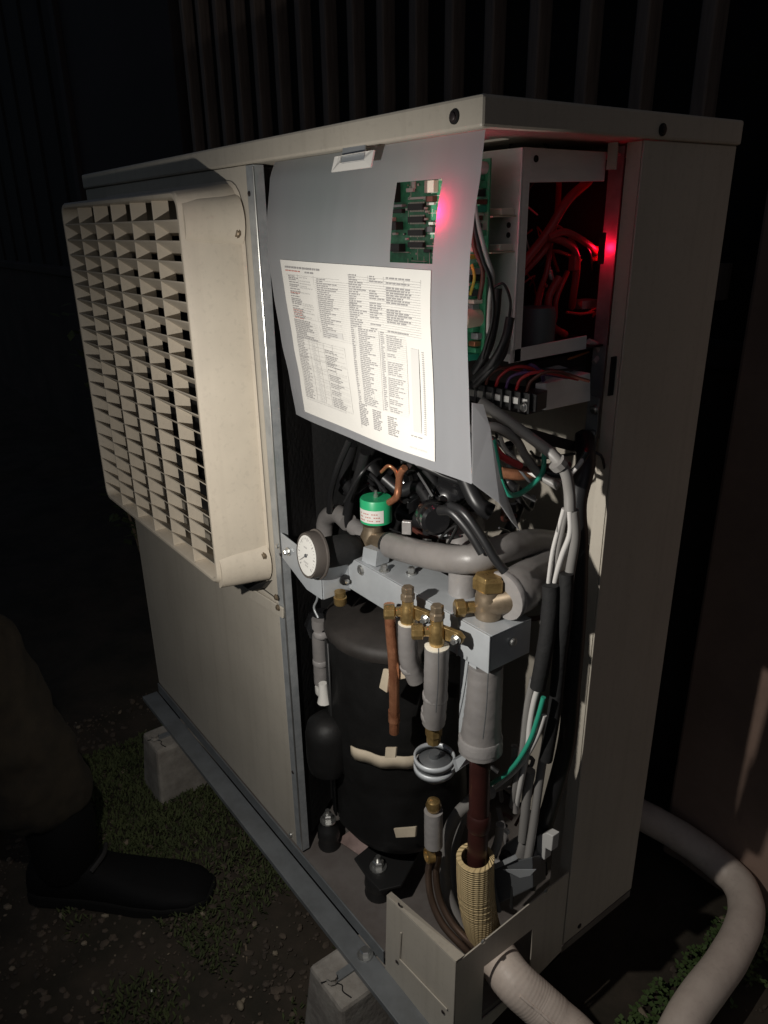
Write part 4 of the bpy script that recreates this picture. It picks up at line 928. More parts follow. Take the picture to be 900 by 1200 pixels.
# small valve and thin pipes low down
hp(MB().lathe((-0.0786, 0.0300, 0.2732), (0,0,1), [(0.004,-0.004),(0.008,0.0),(0.0095,0.006),(0.0075,0.012),(0.003,0.015)], 16), 'brass_union', 'brass', sm=True)
hp(MB().cyl((-0.0778, 0.0300, 0.2190), (-0.0785, 0.0300, 0.2707), 0.0112, 18), 'strainer', 'lagtape', sm=True)
hp(MB().lathe((-0.0855, 0.0260, 0.1978), (-0.3,-1,0.1), [(0.005,-0.008),(0.0095,-0.008),(0.0095,0.0),(0.007,0.001),(0.006,-0.003)], 18), 'brass_ring', 'brass', sm=True)
wire('thin_pipe', 'brownpipe', [(-0.0868, 0.0340, 0.1903), (-0.0913, 0.0340, 0.1574), (-0.0843, 0.0340, 0.1206), (-0.0635, 0.0360, 0.0949), (-0.0337, 0.0450, 0.0776), (-0.0166, 0.0600, 0.0537)], 0.0046)
wire('thin_pipe', 'brownpipe', [(-0.0795, 0.0400, 0.1980), (-0.0859, 0.0420, 0.1567), (-0.0794, 0.0440, 0.1181), (-0.0588, 0.0460, 0.0965), (-0.0307, 0.0520, 0.0841), (-0.0114, 0.0600, 0.0695)], 0.0046)
wire('grey_hose', 'greycable', [(-0.0409, 0.0850, 0.2949), (-0.0617, 0.0800, 0.2701), (-0.0822, 0.0750, 0.2396), (-0.0944, 0.0700, 0.2021), (-0.0992, 0.0680, 0.1573), (-0.0898, 0.0650, 0.1091), (-0.0629, 0.0650, 0.0742), (-0.0402, 0.0680, 0.0565)], 0.0078, n=12)
wire('grey_hose', 'greycable', [(-0.0868, 0.1000, 0.2246), (-0.1045, 0.1000, 0.1905), (-0.1089, 0.0950, 0.1396), (-0.0969, 0.0900, 0.0858), (-0.0709, 0.0850, 0.0597)], 0.0062, n=12)
wire('grey_cable', 'greycable', [(-0.0246, 0.1100, 0.3212), (-0.0511, 0.1100, 0.2843), (-0.0782, 0.1050, 0.2577), (-0.0933, 0.1000, 0.2335)], 0.0066, n=12)
# drain elbows, ties and a small switch case near the floor
wire('drain_tube', 'greycable', [(-0.0090, 0.1150, 0.3315), (-0.0120, 0.1150, 0.3025), (-0.0132, 0.1150, 0.2639), (-0.0144, 0.1150, 0.2239)], 0.0056)
wire('drain_tube', 'lag', [(-0.0197, 0.1050, 0.3186), (-0.0234, 0.1050, 0.2938), (-0.0190, 0.1050, 0.2692)], 0.0034)
wire('white_hose', 'greycable', [(-0.0282, 0.0900, 0.2530), (-0.0296, 0.0900, 0.2272), (-0.0348, 0.0880, 0.2042), (-0.0426, 0.0850, 0.1889)], 0.0052)
hp(MB().lathe((-0.0252, 0.1200, 0.1920), (0.3,0,1), [(0.019,-0.008),(0.016,0.004),(0.010,0.022),(0.0075,0.030)], 16), 'hose_elbow', 'greycable', sm=True)
sw = hp(MB().hexa([(-0.0263, 0.0850, 0.1277), (0.0194, 0.1000, 0.1886), (-0.0019, 0.1500, 0.1505), (-0.0552, 0.1500, 0.0819)], [(-0.0338, 0.0850, 0.1867), (0.0147, 0.1000, 0.2319), (-0.0051, 0.1500, 0.1895), (-0.0518, 0.1500, 0.1458)]), 'switch_case', 'boxgrey', bevel=0.0015)
MB().prism([(-0.0316, 0.0840, 0.1905), (-0.0058, 0.0900, 0.2227), (-0.0016, 0.0900, 0.2196), (-0.0271, 0.0840, 0.1875)], (0,0.004,0.0)).build('case_rib', 'galv', sw)
MB().prism([(-0.0150, 0.0840, 0.1977), (0.0218, 0.0990, 0.2190), (0.0082, 0.0990, 0.1903)], (0,0.001,0.0)).build('case_panel', 'steel', sw)
MB().tube([(-0.0294, 0.0820, 0.1882), (-0.0251, 0.0820, 0.1617), (-0.0157, 0.0830, 0.1303)], 0.0028, 8).build('case_edge', 'boxgrey', sw, sm=True)
hp(MB().prism([(-0.0054, 0.1300, 0.2285), (0.0078, 0.1300, 0.2441), (0.0179, 0.1300, 0.2467), (0.0174, 0.1300, 0.2230), (0.0084, 0.1300, 0.2210), (0.0086, 0.1300, 0.2026), (-0.0029, 0.1300, 0.1958)], (0,0.012,0)), 'clear_clip', 'clear', bevel=0.001)
hp(MB().obox((-0.0348, 0.1100, 0.2256), (1,0,0), (0,1,0), (0,0,1), (0.003,0.002,0.0025)), 'wire_tag', 'white')
for q, r in (((-0.0130, 0.1100, 0.1920), 0.008), ((-0.0264, 0.1000, 0.1995), 0.006), ((0.0006, 0.1200, 0.1970), 0.007)):
    hp(MB().lathe(q, (0.4,-1,0.2), [(r*.5,0.006),(r,0.006),(r,-0.004),(r*.6,-0.006)], 14), 'rubber_bush', 'rubber', sm=True)

# black clutter of hoses, coils and straps between compressor and cover
for a, r in (([(-0.2705, 0.0600, 0.6754), (-0.2966, 0.0600, 0.6372), (-0.3322, 0.0700, 0.5916), (-0.3543, 0.0800, 0.5527)], .0042),
             ([(-0.2676, 0.0800, 0.6563), (-0.2836, 0.0800, 0.6195), (-0.3191, 0.0900, 0.5728), (-0.3310, 0.0900, 0.5388)], .007),
             ([(-0.3252, 0.1000, 0.6508), (-0.3438, 0.1000, 0.5997), (-0.3211, 0.1000, 0.5818)], .0085),
             ([(-0.0698, 0.0400, 0.6547), (-0.0490, 0.0400, 0.6519), (-0.0298, 0.0450, 0.6318), (-0.0166, 0.0500, 0.6125), (-0.0073, 0.0550, 0.6009)], .0046),
             ([(-0.0961, 0.0500, 0.6390), (-0.0780, 0.0500, 0.6426), (-0.0579, 0.0550, 0.6272), (-0.0428, 0.0600, 0.6068)], .0055),
             ([(-0.2571, 0.1000, 0.6220), (-0.2361, 0.1100, 0.6086), (-0.2154, 0.1200, 0.6175), (-0.1916, 0.1200, 0.6023)], .008),
             ([(-0.2076, 0.1200, 0.6464), (-0.1956, 0.1300, 0.6205), (-0.2030, 0.1300, 0.5855)], .007),
             ([(-0.1447, 0.1300, 0.6443), (-0.1230, 0.1300, 0.6196), (-0.1124, 0.1400, 0.6100)], .010),
             ([(-0.1356, 0.0900, 0.6306), (-0.1569, 0.0900, 0.6091), (-0.1640, 0.0900, 0.5806)], .005),
             ([(-0.3575, 0.1400, 0.6182), (-0.3426, 0.1500, 0.5892), (-0.3642, 0.1500, 0.5454)], .011),
             ([(-0.2741, 0.1400, 0.5618), (-0.2342, 0.1500, 0.5595), (-0.1974, 0.1600, 0.5797), (-0.1784, 0.1700, 0.6052)], .012)):
    wire('black_hose', 'cable', a, r, n=12)
wire('capillary_tube', 'copper', [(-0.2223, 0.0700, 0.6448), (-0.2090, 0.0700, 0.6553), (-0.2028, 0.0750, 0.6506), (-0.2045, 0.0800, 0.6398)], 0.0022)
wire('copper_tube', 'copper', [(-0.1918, 0.0800, 0.6553), (-0.1997, 0.0800, 0.6452), (-0.2030, 0.0800, 0.6297), (-0.2039, 0.0780, 0.6173), (-0.2161, 0.0760, 0.6068)], 0.0044)
wire('copper_tube', 'copper', [(-0.2142, 0.1600, 0.6244), (-0.1765, 0.1600, 0.6382), (-0.1579, 0.1700, 0.6365)], 0.005)
for q, r, l, ax in (((-0.1295, 0.0700, 0.6163), .017, .034, (0.8,-0.4,0.1)), ((-0.2611, 0.1300, 0.6076), .02, .03, (0,-1,0.2)), ((-0.3509, 0.1100, 0.5884), .017, .02, (0.2,-1,0.1)), ((-0.1873, 0.1500, 0.6128), .022, .04, (0.5,-0.6,0.5))):
    d_ = V(ax).normalized()
    mm = hp(MB().lathe(V(q) - d_*l/2, d_, [(r*.75,0),(r,0.003),(r,l-0.003),(r*.8,l)], 18), 'coil_motor', 'gloss_black', sm=True)
    MB().lathe(V(q) - d_*l*0.1, d_, [(r*1.04,0),(r*1.04,l*0.18)], 18).build('coil_band', 'rubber', mm, sm=True)
for q, m in (((-0.1752, 0.0700, 0.5897), 'lagtape'), ((-0.1522, 0.0800, 0.5713), 'bright'), ((-0.1363, 0.0900, 0.5948), 'galv'), ((-0.2340, 0.1300, 0.5934), 'boxgrey'), ((-0.3140, 0.1500, 0.5844), 'boxgrey')):
    hp(MB().obox(q, (0.8,0.6,0), (-0.6,0.8,0), (0,0,1), (0.0055,0.003,0.008)), 'strap_tag', m, bevel=0.0008)
hp(MB().lathe((-0.1798, 0.1000, 0.5019), (0,0,1), [(0.02,-0.03),(0.02,0.0),(0.016,0.004)], 20), 'pipe_end', 'lag', sm=True)

wr = random.Random(17)
for k in range(34):
    px_, py_ = wr.uniform(-0.30, -0.06), wr.uniform(0.52, 0.70)
    a = V((px_, wr.uniform(0.06, 0.17), py_)); d1 = V((wr.uniform(-.05,.06), wr.uniform(-.02,.05), wr.uniform(-.05,.05)))
    b = a + d1; c = b + V((wr.uniform(-.05,.06), wr.uniform(-.02,.05), wr.uniform(-.06,.02)))
    if a.z < 0.56 and a.y < 0.09: continue
    wire('thin_wire', wr.choice(('cable','cable','cable','rubber','greycable','browncable','boxgrey')), [a, b, c, c + V((wr.uniform(-.03,.03), .02, wr.uniform(-.04,.01)))], wr.uniform(0.0012, 0.0034), n=6, sub=5)
for k in range(16):
    q = V((wr.uniform(-0.27, -0.08), wr.uniform(0.09, 0.16), wr.uniform(0.56, 0.68)))
    hp(MB().obox(q, V((wr.uniform(-1,1), wr.uniform(-1,1), 0)).normalized(), (0,0,1), V((0.3,-0.9,0)).normalized(), (wr.uniform(.003,.010), wr.uniform(.003,.008), wr.uniform(.002,.006))), wr.choice(('plug','cable_clip','fitting')), wr.choice(('chip','boxgrey','galv','rubber','gloss_black','darkmetal')), bevel=0.0008)
for k in range(14):
    a = V((wr.uniform(-0.075, -0.02), wr.uniform(0.09, 0.17), wr.uniform(0.10, 0.30))); b = a + V((wr.uniform(-.03,.02), wr.uniform(-.01,.03), wr.uniform(-.06,.02)))
    wire('thin_wire', wr.choice(('cable','greycable','rubber','lag','browncable')), [a, b, b + V((wr.uniform(-.02,.02), wr.uniform(-.02,.02), -.04))], wr.uniform(0.0013, 0.004), n=6, sub=5)

# compressor
KC = V((-0.262, 0.125, 0.0))
km = MB().lathe(KC, (0,0,1), [(0.0,0.060),(0.05,0.064),(0.085,0.082),(0.098,0.105)] + [(0.098, 0.105+0.095*i/9) for i in range(1, 10)] + [(0.1005, 0.205+0.203*i/22) for i in range(23)] + [(0.098,0.418)], 90)
for p in km.v:
    dx, dy = p.x-KC.x, p.y-KC.y
    if dx*dx+dy*dy > 0.008:
        a_ = math.atan2(dy, dx); k_ = 1 + 0.010*sin(5*a_+38*p.z) + 0.007*sin(11*a_-61*p.z+1) + 0.005*sin(23*a_+97*p.z)
        p.x, p.y = KC.x + dx*k_, KC.y + dy*k_
ko = hp(km, 'compressor', 'jacket', sm=True, angle=50)
MB().lathe(KC, (0,0,1), [(0.1015,0.405),(0.103,0.410),(0.1025,0.418),(0.096,0.424),(0.06,0.434),(0.0,0.436)], 56).build('jacket_top', 'jacket_top', ko, sm=True, angle=50)
def band(a0, a1, z0, z1, r, name, m, parent, thick=0.003, wav=0.0):
    rows = []
    for j in range(2):
        rows.append([KC + V((r + wav*sin(i*1.3))*cos(radians(a0+(a1-a0)*i/14)), (r + wav*sin(i*1.3))*sin(radians(a0+(a1-a0)*i/14)), (z0, z1)[j] + wav*0.6*sin(i*0.7)) for i in range(15)])
    return MB().grid(rows).build(name, m, parent, sm=True, thick=thick)
band(-112, -104, 0.11, 0.40, 0.1022, 'jacket_seam', 'rubber', ko)
band(-76, -20, 0.250, 0.269, 0.106, 'strap', 'tan', ko, 0.002, 0.0012)
MB().prism([(-0.1460, 0.0120, 0.3278), (-0.1259, 0.0120, 0.3405), (-0.1278, 0.0120, 0.3245), (-0.1481, 0.0120, 0.3113)], (0,0.002,0)).build('strap_tab', 'tan', ko)
for q in ([(-0.2798, 0.0300, 0.4059), (-0.2641, 0.0300, 0.4018), (-0.2721, 0.0300, 0.3706), (-0.2882, 0.0300, 0.3744)],
          [(-0.1590, 0.0200, 0.4284), (-0.1475, 0.0200, 0.4331), (-0.1531, 0.0200, 0.3984), (-0.1682, 0.0200, 0.3974)],
          [(-0.1457, 0.0300, 0.4358), (-0.1315, 0.0300, 0.4418), (-0.1222, 0.0300, 0.4317), (-0.1444, 0.0300, 0.4166)],
          [(-0.1565, 0.0300, 0.1836), (-0.1115, 0.0300, 0.2209), (-0.1131, 0.0300, 0.2033), (-0.1513, 0.0300, 0.1719)]):
    MB().prism(q, (0,0.003,0)).build('foam_tab', 'tan', ko, bevel=0.0006)
# accumulator beside it
ac = hp(MB().lathe((-0.2916, 0.0220, 0.1954), (0,0,1), [(0.02,-0.004),(0.030,0.004),(0.0325,0.02),(0.0325,0.062),(0.029,0.078),(0.018,0.088),(0.006,0.09)], 26), 'accumulator', 'jacket', sm=True, angle=60)
MB().lathe((-0.3038, 0.0250, 0.3196), (0.05,0,-1), [(0.006,-0.01),(0.007,0.008),(0.010,0.02)], 12).build('inlet_stub', 'white', ac, sm=True)
# feet
cf = hp(MB().prism([(-0.2690, 0.1063, 0.0450), (-0.2201, 0.1419, 0.0450), (-0.1768, 0.0578, 0.0450), (-0.1881, 0.0288, 0.0450), (-0.2179, 0.0284, 0.0450), (-0.2566, 0.0334, 0.0450)], (0,0,0.004)), 'mounting_plate', 'rubber', bevel=0.001)
for q, r in (((-0.2214, 0.0514, 0.0000), 0.020), ((-0.3416, 0.0439, -0.0000), 0.017)):
    f_ = hp(MB().lathe(V((q[0],q[1],0.0005)), (0,0,1), [(r,0),(r*1.05,0.004),(r*.85,0.012),(r*1.05,0.020),(r*.95,0.038),(r*.6,0.044),(r*.6,0.0493)], 20), 'rubber_mount', 'rubber', sm=True, angle=60)
    hexbolt(f_, V((q[0],q[1],0.0495)), (0,0,1), 0.0085, 0.011, 'bright')
    MB().cyl(V((q[0],q[1],0.060)), V((q[0],q[1],0.070)), 0.0036, 10).build('stud', 'bright', f_)
hp(MB().prism([(-0.3380, 0.0563, 0.0040), (-0.3233, 0.1051, 0.0300), (-0.2889, 0.1473, 0.0400), (-0.2756, 0.1110, 0.0200), (-0.2862, 0.0690, 0.0030)], (0,0,0.0012)), 'drip_plate', 'driptan')

# ================================================================== LAGGED PIPE OUTSIDE
R_ = 0.0260
op = thing('lagged_pipe_run', 'thick off-white taped pipe leaving the pump and looping over the ground', 'pipe', (0.2, 0.2, GZ))
ptsA = [V((-0.03,0.088,0.050)), V((0.0160, 0.0773, 0.0518)), V((0.0500, 0.0915, 0.0310)), V((0.0900, 0.1065, 0.0117)), V((0.1500, 0.1055, 0.0203)), V((0.1356, 0.2375, -0.1000)), V((0.1238, 0.3259, -0.0900)), V((0.1152, 0.4298, -0.0850)), V((0.0967, 0.5088, -0.0800)), V((0.0624, 0.5522, -0.0750)), V((0.0150, 0.5607, -0.0700)), V((-0.0412, 0.5549, -0.0600)), V((-0.1088, 0.5361, -0.0500)), V((-0.1884, 0.5183, -0.0500))]
pm = smooth(ptsA, 40)
def wrapr(t):
    return R_*(1 + (0.012*abs(sin(t*420)) if 0.02 < t < 0.19 else 0.008*sin(t*120)))
MB().tube(pm, wrapr, 28, 1).build('pipe_wrap', 'hose', op, sm=True, angle=60)
te = []
for i in range(52, 116):
    t_ = (pm[i+1]-pm[i-1]).normalized(); o_d = V(-0.30, -0.62, 0.72); o_d = (o_d - t_*o_d.dot(t_)).normalized(); te.append(pm[i] + o_d*(R_*1.012))
MB().tube(te, 0.0022, 6, 1).build('tape_edge', 'hose', op, sm=True, angle=60)

# ================================================================== CONCRETE BLOCKS
def block(x0, x1, y0, y1, z0, z1, name, label, flare=0.012):
    th_ = thing(name, label, 'concrete block', ((x0+x1)/2, (y0+y1)/2, z0), 'concrete blocks under the heat pump')
    a = [(x0-flare,y0-flare,z0),(x1+flare,y0-flare,z0),(x1+flare,y1,z0),(x0-flare,y1,z0)]
    b = [(x0,y0,z1),(x1,y0,z1),(x1,y1,z1),(x0,y1,z1)]
    o = MB().hexa(a, b).build('block_body', 'concrete', th_, bevel=0.006)
    xm = (x0+x1)/2 
    MB().box(xm-0.006, xm+0.006, y0+0.012, y1-0.02, z1+0.0003, z1+0.0035).build('metal_strip', 'railgrey', th_)
    MB().lathe((xm, y0+0.012, z1+0.0035), (0,0,1), [(0.008,0),(0.006,0.004),(0.007,0.008)], 8).build('anchor_lump', 'concrete', th_)
    ck = MB()
    for pts in ([(xm+.004,y0+.014),(xm+.012,y0+.02),(xm+.02,y0+.016),(xm+.034,y0+.02)], [(xm-.004,y0+.012),(xm-.006,y0+.004),(xm-.008,y0-.001)]):
        ck.tube([V((a_, b_, z1+0.0002)) for a_, b_ in pts], 0.0009, 5, 4)
    ck.build('crack', 'hole', th_)
    return th_
block(-0.208, -0.129, -0.080, 0.35, GZ-0.02, -0.0325, 'concrete_block', 'cracked pale concrete block under the front right of the heat pump')
block(-0.845, -0.768, -0.077, 0.35, GZ-0.02, -0.0325, 'concrete_block', 'concrete block under the far left end of the heat pump')

# ================================================================== GROUND COVER
gr = random.Random(21)
def inside_frame_xy():
    # ground around the visible foreground left of the unit, and a patch on the right
    if gr.random() < 0.82: return gr.uniform(-1.15, 0.02), gr.uniform(-0.55, 0.05)
    return gr.uniform(0.05, 0.6), gr.uniform(0.0, 0.62)
pe = MB()
ICO_V = [(0,0,1),(0.894,0,0.447),(0.276,0.851,0.447),(-0.724,0.526,0.447),(-0.724,-0.526,0.447),(0.276,-0.851,0.447),(0.724,0.526,-0.447),(-0.276,0.851,-0.447),(-0.894,0,-0.447),(-0.276,-0.851,-0.447),(0.724,-0.526,-0.447),(0,0,-1)]
ICO_F = [(0,1,2),(0,2,3),(0,3,4),(0,4,5),(0,5,1),(1,6,2),(2,7,3),(3,8,4),(4,9,5),(5,10,1),(2,6,7),(3,7,8),(4,8,9),(5,9,10),(1,10,6),(6,11,7),(7,11,8),(8,11,9),(9,11,10),(10,11,6)]
def pebble(mb, x, y, s, sq=0.6):
    a = gr.uniform(0, 6.28); sx, sy, sz = s*gr.uniform(.7,1.3), s*gr.uniform(.6,1.0), s*sq*gr.uniform(.7,1.1)
    vs = []
    for p in ICO_V:
        k = gr.uniform(.85, 1.12); X, Y = p[0]*sx*k, p[1]*sy*k
        vs.append((x + X*cos(a) - Y*sin(a), y + X*sin(a) + Y*cos(a), HG(x, y) + sz*0.35 + p[2]*sz*k))
    mb.add(vs, ICO_F)
for k in range(5200):
    x, y = inside_frame_xy()
    pebble(pe, x, y, 0.0018 + 0.0070*gr.random()**4)
o = pe.build('gravel', 'pebble', None, sm=True, angle=30); o['kind'] = 'stuff'; o['label'] = 'small gravel scattered over the dark soil'
pe2 = MB()
for k in range(190):
    x, y = inside_frame_xy(); pebble(pe2, x, y, 0.002 + 0.006*gr.random()**2)
o = pe2.build('pale_gravel', 'stone', None, sm=True, angle=30); o['kind'] = 'stuff'; o['label'] = 'paler pebbles scattered among the gravel'
def leaf(mb, p, d, w, l, up):
    d = V(d).normalized(); s_ = d.cross(Vector((0,0,1))).normalized()*w
    mb.add([p, p + d*l*.5 + s_ + V(0,0,up*.6), p + d*l + V(0,0,up*.7), p + d*l*.5 - s_ + V(0,0,up*.6)], [(0,1,2,3)])
ms = MB()
for k in range(24000):
    x, y = gr.uniform(-1.0, -0.2), gr.uniform(-0.32, 0.04)
    dens = sin(7*x+1)*sin(9*y+2) + 0.5*sin(23*x+11*y) + (0.55 if -0.20 < y - 0.25*(x+0.5) < 0.1 else -0.5)
    if dens + gr.uniform(-.6, .6) < 0.25: continue
    a = gr.uniform(0, 6.28); leaf(ms, Vector((x, y, HG(x, y)+0.001)), (cos(a), sin(a), gr.uniform(.3, 1.4)), 0.0019, gr.uniform(.006, .014), 0.004)
o = ms.build('moss', 'moss', None); o['kind'] = 'stuff'; o['label'] = 'low dark green moss in front of the heat pump'
cl = MB()
for k in range(9000):
    x, y = gr.uniform(0.06, 0.75), gr.uniform(0.02, 0.62)
    dens = sin(8*x+0.6)*sin(10*y) + 0.6*sin(19*x-13*y)
    if dens + gr.uniform(-.7, .7) < -0.45: continue
    h = gr.uniform(0.004, 0.028); a = gr.uniform(0, 6.28)
    for j in range(3):
        b = a + 2.09*j + gr.uniform(-.3,.3)
        leaf(cl, Vector((x, y, HG(x, y)+h)), (cos(b), sin(b), gr.uniform(-.2,.4)), gr.uniform(.0025,.0045), gr.uniform(.006,.012), 0.001)
o = cl.build('clover', 'clover', None); o['kind'] = 'stuff'; o['label'] = 'low green clover on the ground beside the looped pipe'
for (q, s, lab, m) in (((-0.2909, -0.1529, -0.1500), 0.010, 'yellowish upright stone nearest the bottom of the frame', 'stone'),
                       ((-0.3484, -0.2157, -0.1500), 0.011, 'flat dull stone left of the yellowish stone', 'pebble'),
                       ((-0.3907, -0.1678, -0.1500), 0.008, 'small round grey stone in front of the shoe', 'pebble'),
                       ((-0.3916, -0.2486, -0.1500), 0.006, 'small white stone in the dark soil by the shoe', 'white'),
                       ((-0.4032, -0.0981, -0.1500), 0.011, 'pale flat stone beside the dry twig', 'pebble'),
                       ((0.0684, 0.5256, -0.1500), 0.022, 'pale rounded stone inside the loop of the taped pipe', 'stone')):
    st = MB(); pebble(st, q[0], q[1], s, 0.75); o = st.build('stone', m, None, sm=True, angle=80)
    tag(o, lab, 'stone', 'stones on the ground')
    d_ = o.modifiers.new('round', 'SUBSURF'); d_.levels = 2; d_.render_levels = 2
tw = MB().tube([(-0.4637, -0.0570, -0.1450), (-0.4245, -0.0790, -0.1460), (-0.3595, -0.1069, -0.1470), (-0.3205, -0.1245, -0.1480)], 0.0022, 6, 4).build('twig', 'twig', None, sm=True)
tag(tw, 'thin dry twig lying on the ground between shoe and block', 'twig')
stick = MB().tube([(0.0661, 0.2926, -0.1300), (0.0844, 0.2920, -0.1400), (0.0991, 0.2874, -0.1450)], 0.006, 8, 4).build('stick', 'stone', None, sm=True)
tag(stick, 'short pale broken stick beside the looped pipe', 'stick')

# ================================================================== SHRUB far left
sb = thing('shrub', 'dark glossy-leaved shrub in the shadow left of the fan guard', 'shrub', (-1.75, 0.30, GZ))
lf = MB(); stm = MB(); sr = random.Random(4)
for k in range(14):
    a = sr.uniform(0, 6.28); tip = V((-1.75 + 0.26*cos(a)*sr.uniform(.4,1), 0.30 + 0.2*sin(a)*sr.uniform(.4,1), sr.uniform(0.15, 0.75)))
    b0_ = V((-1.75 + 0.03*cos(a), 0.30 + 0.03*sin(a), GZ)); mid = b0_.lerp(tip, .5) + V((0,0,.05))
    stm.tube([b0_, mid, tip], lambda t: 0.006*(1-t*.7), 6, 5)
    for j in range(38):
        p = b0_.lerp(tip, sr.uniform(.3, 1.05)) + V((sr.uniform(-.05,.05), sr.uniform(-.05,.05), sr.uniform(-.02,.06)))
        d_ = V((sr.uniform(-1,1), sr.uniform(-1,1), sr.uniform(-.3,.6)))
        leaf(lf, p, d_, sr.uniform(.007,.014), sr.uniform(.03,.055), 0.004)
stm.build('stems', 'twig', sb, sm=True)
fo_ = lf.build('foliage', 'moss', sb); fo_['kind'] = 'stuff'

# ================================================================== PERSON at the left edge
PN = thing('person', 'person in olive brown trousers and black shoes standing at the left edge', 'person', (-0.68, -0.36, GZ))
def skin_body(name, m, joints, edges, parent, levels=2, root=0):
    me = bpy.data.meshes.new(name)
    c = V(joints[root][0])
    me.from_pydata([V(j[0]) - c for j in joints], edges, [])
    me.materials.append(M[m])
    o = bpy.data.objects.new(name, me); COL.objects.link(o); put(o, c, parent)
    sk = o.modifiers.new('skin', 'SKIN')
    for i, j in enumerate(joints):
        sv = me.skin_vertices[0].data[i]; sv.radius = (j[1], j[2] if len(j) > 2 else j[1]); sv.use_root = (i == root)
    sk.use_smooth_shade = True
    s2 = o.modifiers.new('subdivision', 'SUBSURF'); s2.levels = levels; s2.render_levels = levels
    return o
fd = V((0.66, 0.75, 0)).normalized(); rt = V((fd.y, -fd.x, 0))
H1 = V((-0.655, -0.285, 0)); H0 = V((-0.80, -0.05, 0)) ; H0 = H1 - rt*0.10 - fd*0.45
PV = (H1 + H0)/2 - fd*0.10 + V((-0.06,-0.13,0)); PV.z = 0.74
def up_(p, z): return V((p.x, p.y, z))
hipR, hipL = PV + rt*0.09 + V((0,0,-.03)), PV - rt*0.09 + V((0,0,-.03))
kR, kL = up_(H1 + V((-.045,-.062,0)), 0.33), up_(H0 + fd*0.03, 0.33)
aR, aL = up_(H1, -0.055), up_(H0, -0.055)
nk = PV + V((0,0,0.56)) + fd*0.03; hd = nk + V((0,0,.14)) + fd*0.03
shR, shL = nk + rt*0.18 + V((0,0,-.07)), nk - rt*0.18 + V((0,0,-.07))
eR, eL = shR + rt*0.05 + V((0,0,-.28)) - fd*0.02, shL - rt*0.05 + V((0,0,-.28)) - fd*0.02
wR, wL = eR - fd*0.06 + V((0,0,-.23)), eL - fd*0.06 + V((0,0,-.23))
J = [(PV, .10), (PV+V((0,0,.25)), .10), (nk+V((0,0,-.06)), .09), (nk+V((0,0,.02)), .05), (hd, .082), (hd+V((0,0,.10)), .07),
     (shR, .05), (eR, .038), (wR, .026), (shL, .05), (eL, .038), (wL, .026),
     (hipR, .08), (kR, .055), (aR, .038), (hipL, .08), (kL, .055), (aL, .038)]
E = [(0,1),(1,2),(2,3),(3,4),(4,5),(2,6),(6,7),(7,8),(2,9),(9,10),(10,11),(0,12),(12,13),(13,14),(0,15),(15,16),(16,17)]
def hand(J, E, w, d, side, base):
    p = len(J); palm = w + d*0.045; J.append((palm, .030, .016)); E.append((base, p))
    for k in range(4):
        s_ = side*(0.027 - 0.018*k); l = (0.036, 0.042, 0.039, 0.031)[k]
        a = palm + s_ + d*0.040; b = a + d*l*.6 - V((0,0,.0)) ; c = b + (d*0.75 + side.cross(d)*0.5)*l*.6
        n = len(J); J += [(a, .0095), (b, .0085), (c, .007)]; E += [(p, n), (n, n+1), (n+1, n+2)]
    n = len(J); J += [(palm + side*0.038 - d*0.005, .011), (palm + side*0.052 + d*0.022, .009)]; E += [(p, n), (n, n+1)]
dn = (V((0,0,-1)) + fd*0.35).normalized()
hand(J, E, wR, dn, fd, 8); hand(J, E, wL, dn, fd, 11)
body = skin_body('body', 'skin', J, E, PN)
tz = [(PV+V((0,0,.06)), .165), (PV+V((0,0,-.02)), .16), (hipR, .105), (kR, .082), (kR.lerp(aR,.55), .083), (aR+V((0,0,.06)), .088), (hipL, .105), (kL, .082), (kL.lerp(aL,.55), .083), (aL+V((0,0,.06)), .088)]
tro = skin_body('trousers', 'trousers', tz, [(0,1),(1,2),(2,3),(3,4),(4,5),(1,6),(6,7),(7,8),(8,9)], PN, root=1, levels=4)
ctx = bpy.data.textures.new('cloth_folds', 'CLOUDS'); ctx.noise_scale = 0.085; ctx.noise_depth = 2
dm = tro.modifiers.new('folds', 'DISPLACE'); dm.texture = ctx; dm.strength = 0.035; dm.mid_level = 0.5; dm.texture_coords = 'LOCAL'
jk = [(PV+V((0,0,.0)), .175), (PV+V((0,0,.25)), .16), (nk+V((0,0,-.07)), .12), (nk+V((0,0,-.0)), .075), (shR, .075), (eR, .058), (wR+V((0,0,.02)), .046), (shL, .075), (eL, .058), (wL+V((0,0,.02)), .046)]
skin_body('jacket', 'coat', jk, [(0,1),(1,2),(2,3),(2,4),(4,5),(5,6),(2,7),(7,8),(8,9)], PN, root=0)
hm = MB(); hm.lathe(hd + V((0,0,.035)) - fd*0.014, (0,0,1), [(0.086,-0.05),(0.098,-0.01),(0.095,0.05),(0.075,0.09),(0.03,0.112),(0,0.114)], 20); hm.build('hair', 'hair', PN, sm=True)
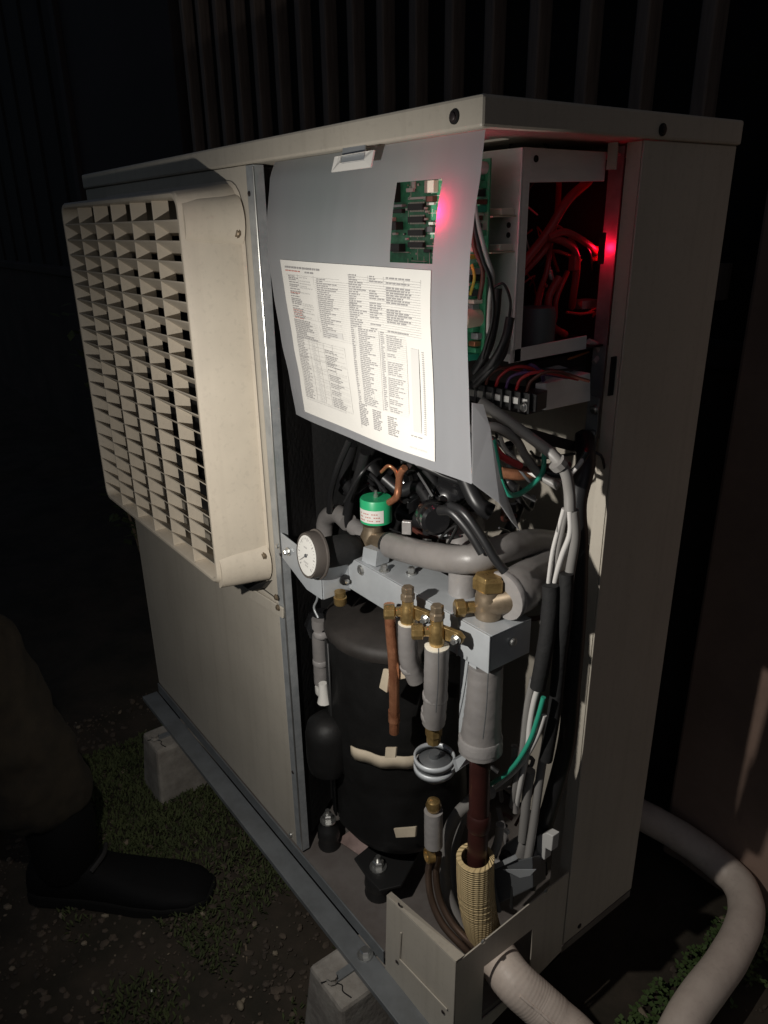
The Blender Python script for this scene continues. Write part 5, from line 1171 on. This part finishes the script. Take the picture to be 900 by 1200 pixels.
for s_ in (-1, 1):
    MB().lathe(hd + fd*0.083 + rt*0.032*s_ + V((0,0,.03)), fd, [(0.0,-0.004),(0.010,0.0),(0.0,0.006)], 10).build('eye', 'white', PN, sm=True)
    MB().lathe(hd + rt*0.086*s_ + V((0,0,.02)), rt*s_, [(0.022,-0.01),(0.028,0.0),(0.014,0.006)], 12).build('ear', 'skin', PN, sm=True)
MB().prism([hd + fd*0.078 + V((0,0,.035)), hd + fd*0.108 + V((0,0,-.005)), hd + fd*0.078 + V((0,0,-.012))], rt*0.016).build('nose', 'skin', PN, bevel=0.004)
MB().tube([hd + fd*0.083 + rt*-0.022 + V((0,0,-.036)), hd + fd*0.091 + V((0,0,-.038)), hd + fd*0.083 + rt*0.022 + V((0,0,-.036))], 0.005, 6).build('mouth', 'browncable', PN, sm=True)
def shoe(a):
    heel = up_(a - fd*0.065, GZ)
    prof = [(0.0,.030,.07),(0.02,.036,.085),(0.06,.038,.095),(0.10,.038,.085),(0.14,.041,.068),(0.19,.048,.054),(0.24,.050,.046),(0.28,.043,.038),(0.305,.026,.028),(0.312,.010,.018)]
    loops = []
    for l, w, h in prof:
        c = heel + fd*l; lp_ = []
        for k in range(16):
            t = 2*pi*k/16; y_ = cos(t); z_ = sin(t)
            zz = 0.022 + (h-0.022)*max(0, z_)**0.8 if z_ > 0 else 0.022 + 0.006*z_
            lp_.append(c + rt*w*(abs(y_)**0.7*(1 if y_ > 0 else -1)) + V((0,0,zz)))
        loops.append(lp_)
    s_ = MB().loft(loops, True, True).build('shoe', 'shoe', PN, sm=True, angle=70)
    MB().lathe(up_(a, -0.09), (0,0,1), [(.046,0),(.052,.02),(.055,.09),(.05,.13)], 18).build('boot_shaft', 'shoe', s_, sm=True)
    lo = []
    for l, w, h in prof:
        c = heel + fd*(l*1.012 - 0.002); lo.append((c, w + 0.003))
    left = [c + rt*w for c, w in lo]; right = [c - rt*w for c, w in lo][::-1]
    MB().prism([p + V((0,0,.001)) for p in left + right], (0,0,0.023)).build('sole', 'sole', s_, bevel=0.004)
    MB().tube([heel + fd*0.12 + rt*0.03 + V((0,0,.078)), heel + fd*0.13 + V((0,0,.086)), heel + fd*0.12 - rt*0.03 + V((0,0,.078))], 0.004, 6).build('lace', 'coat', s_, sm=True)
shoe(H1); shoe(H0)
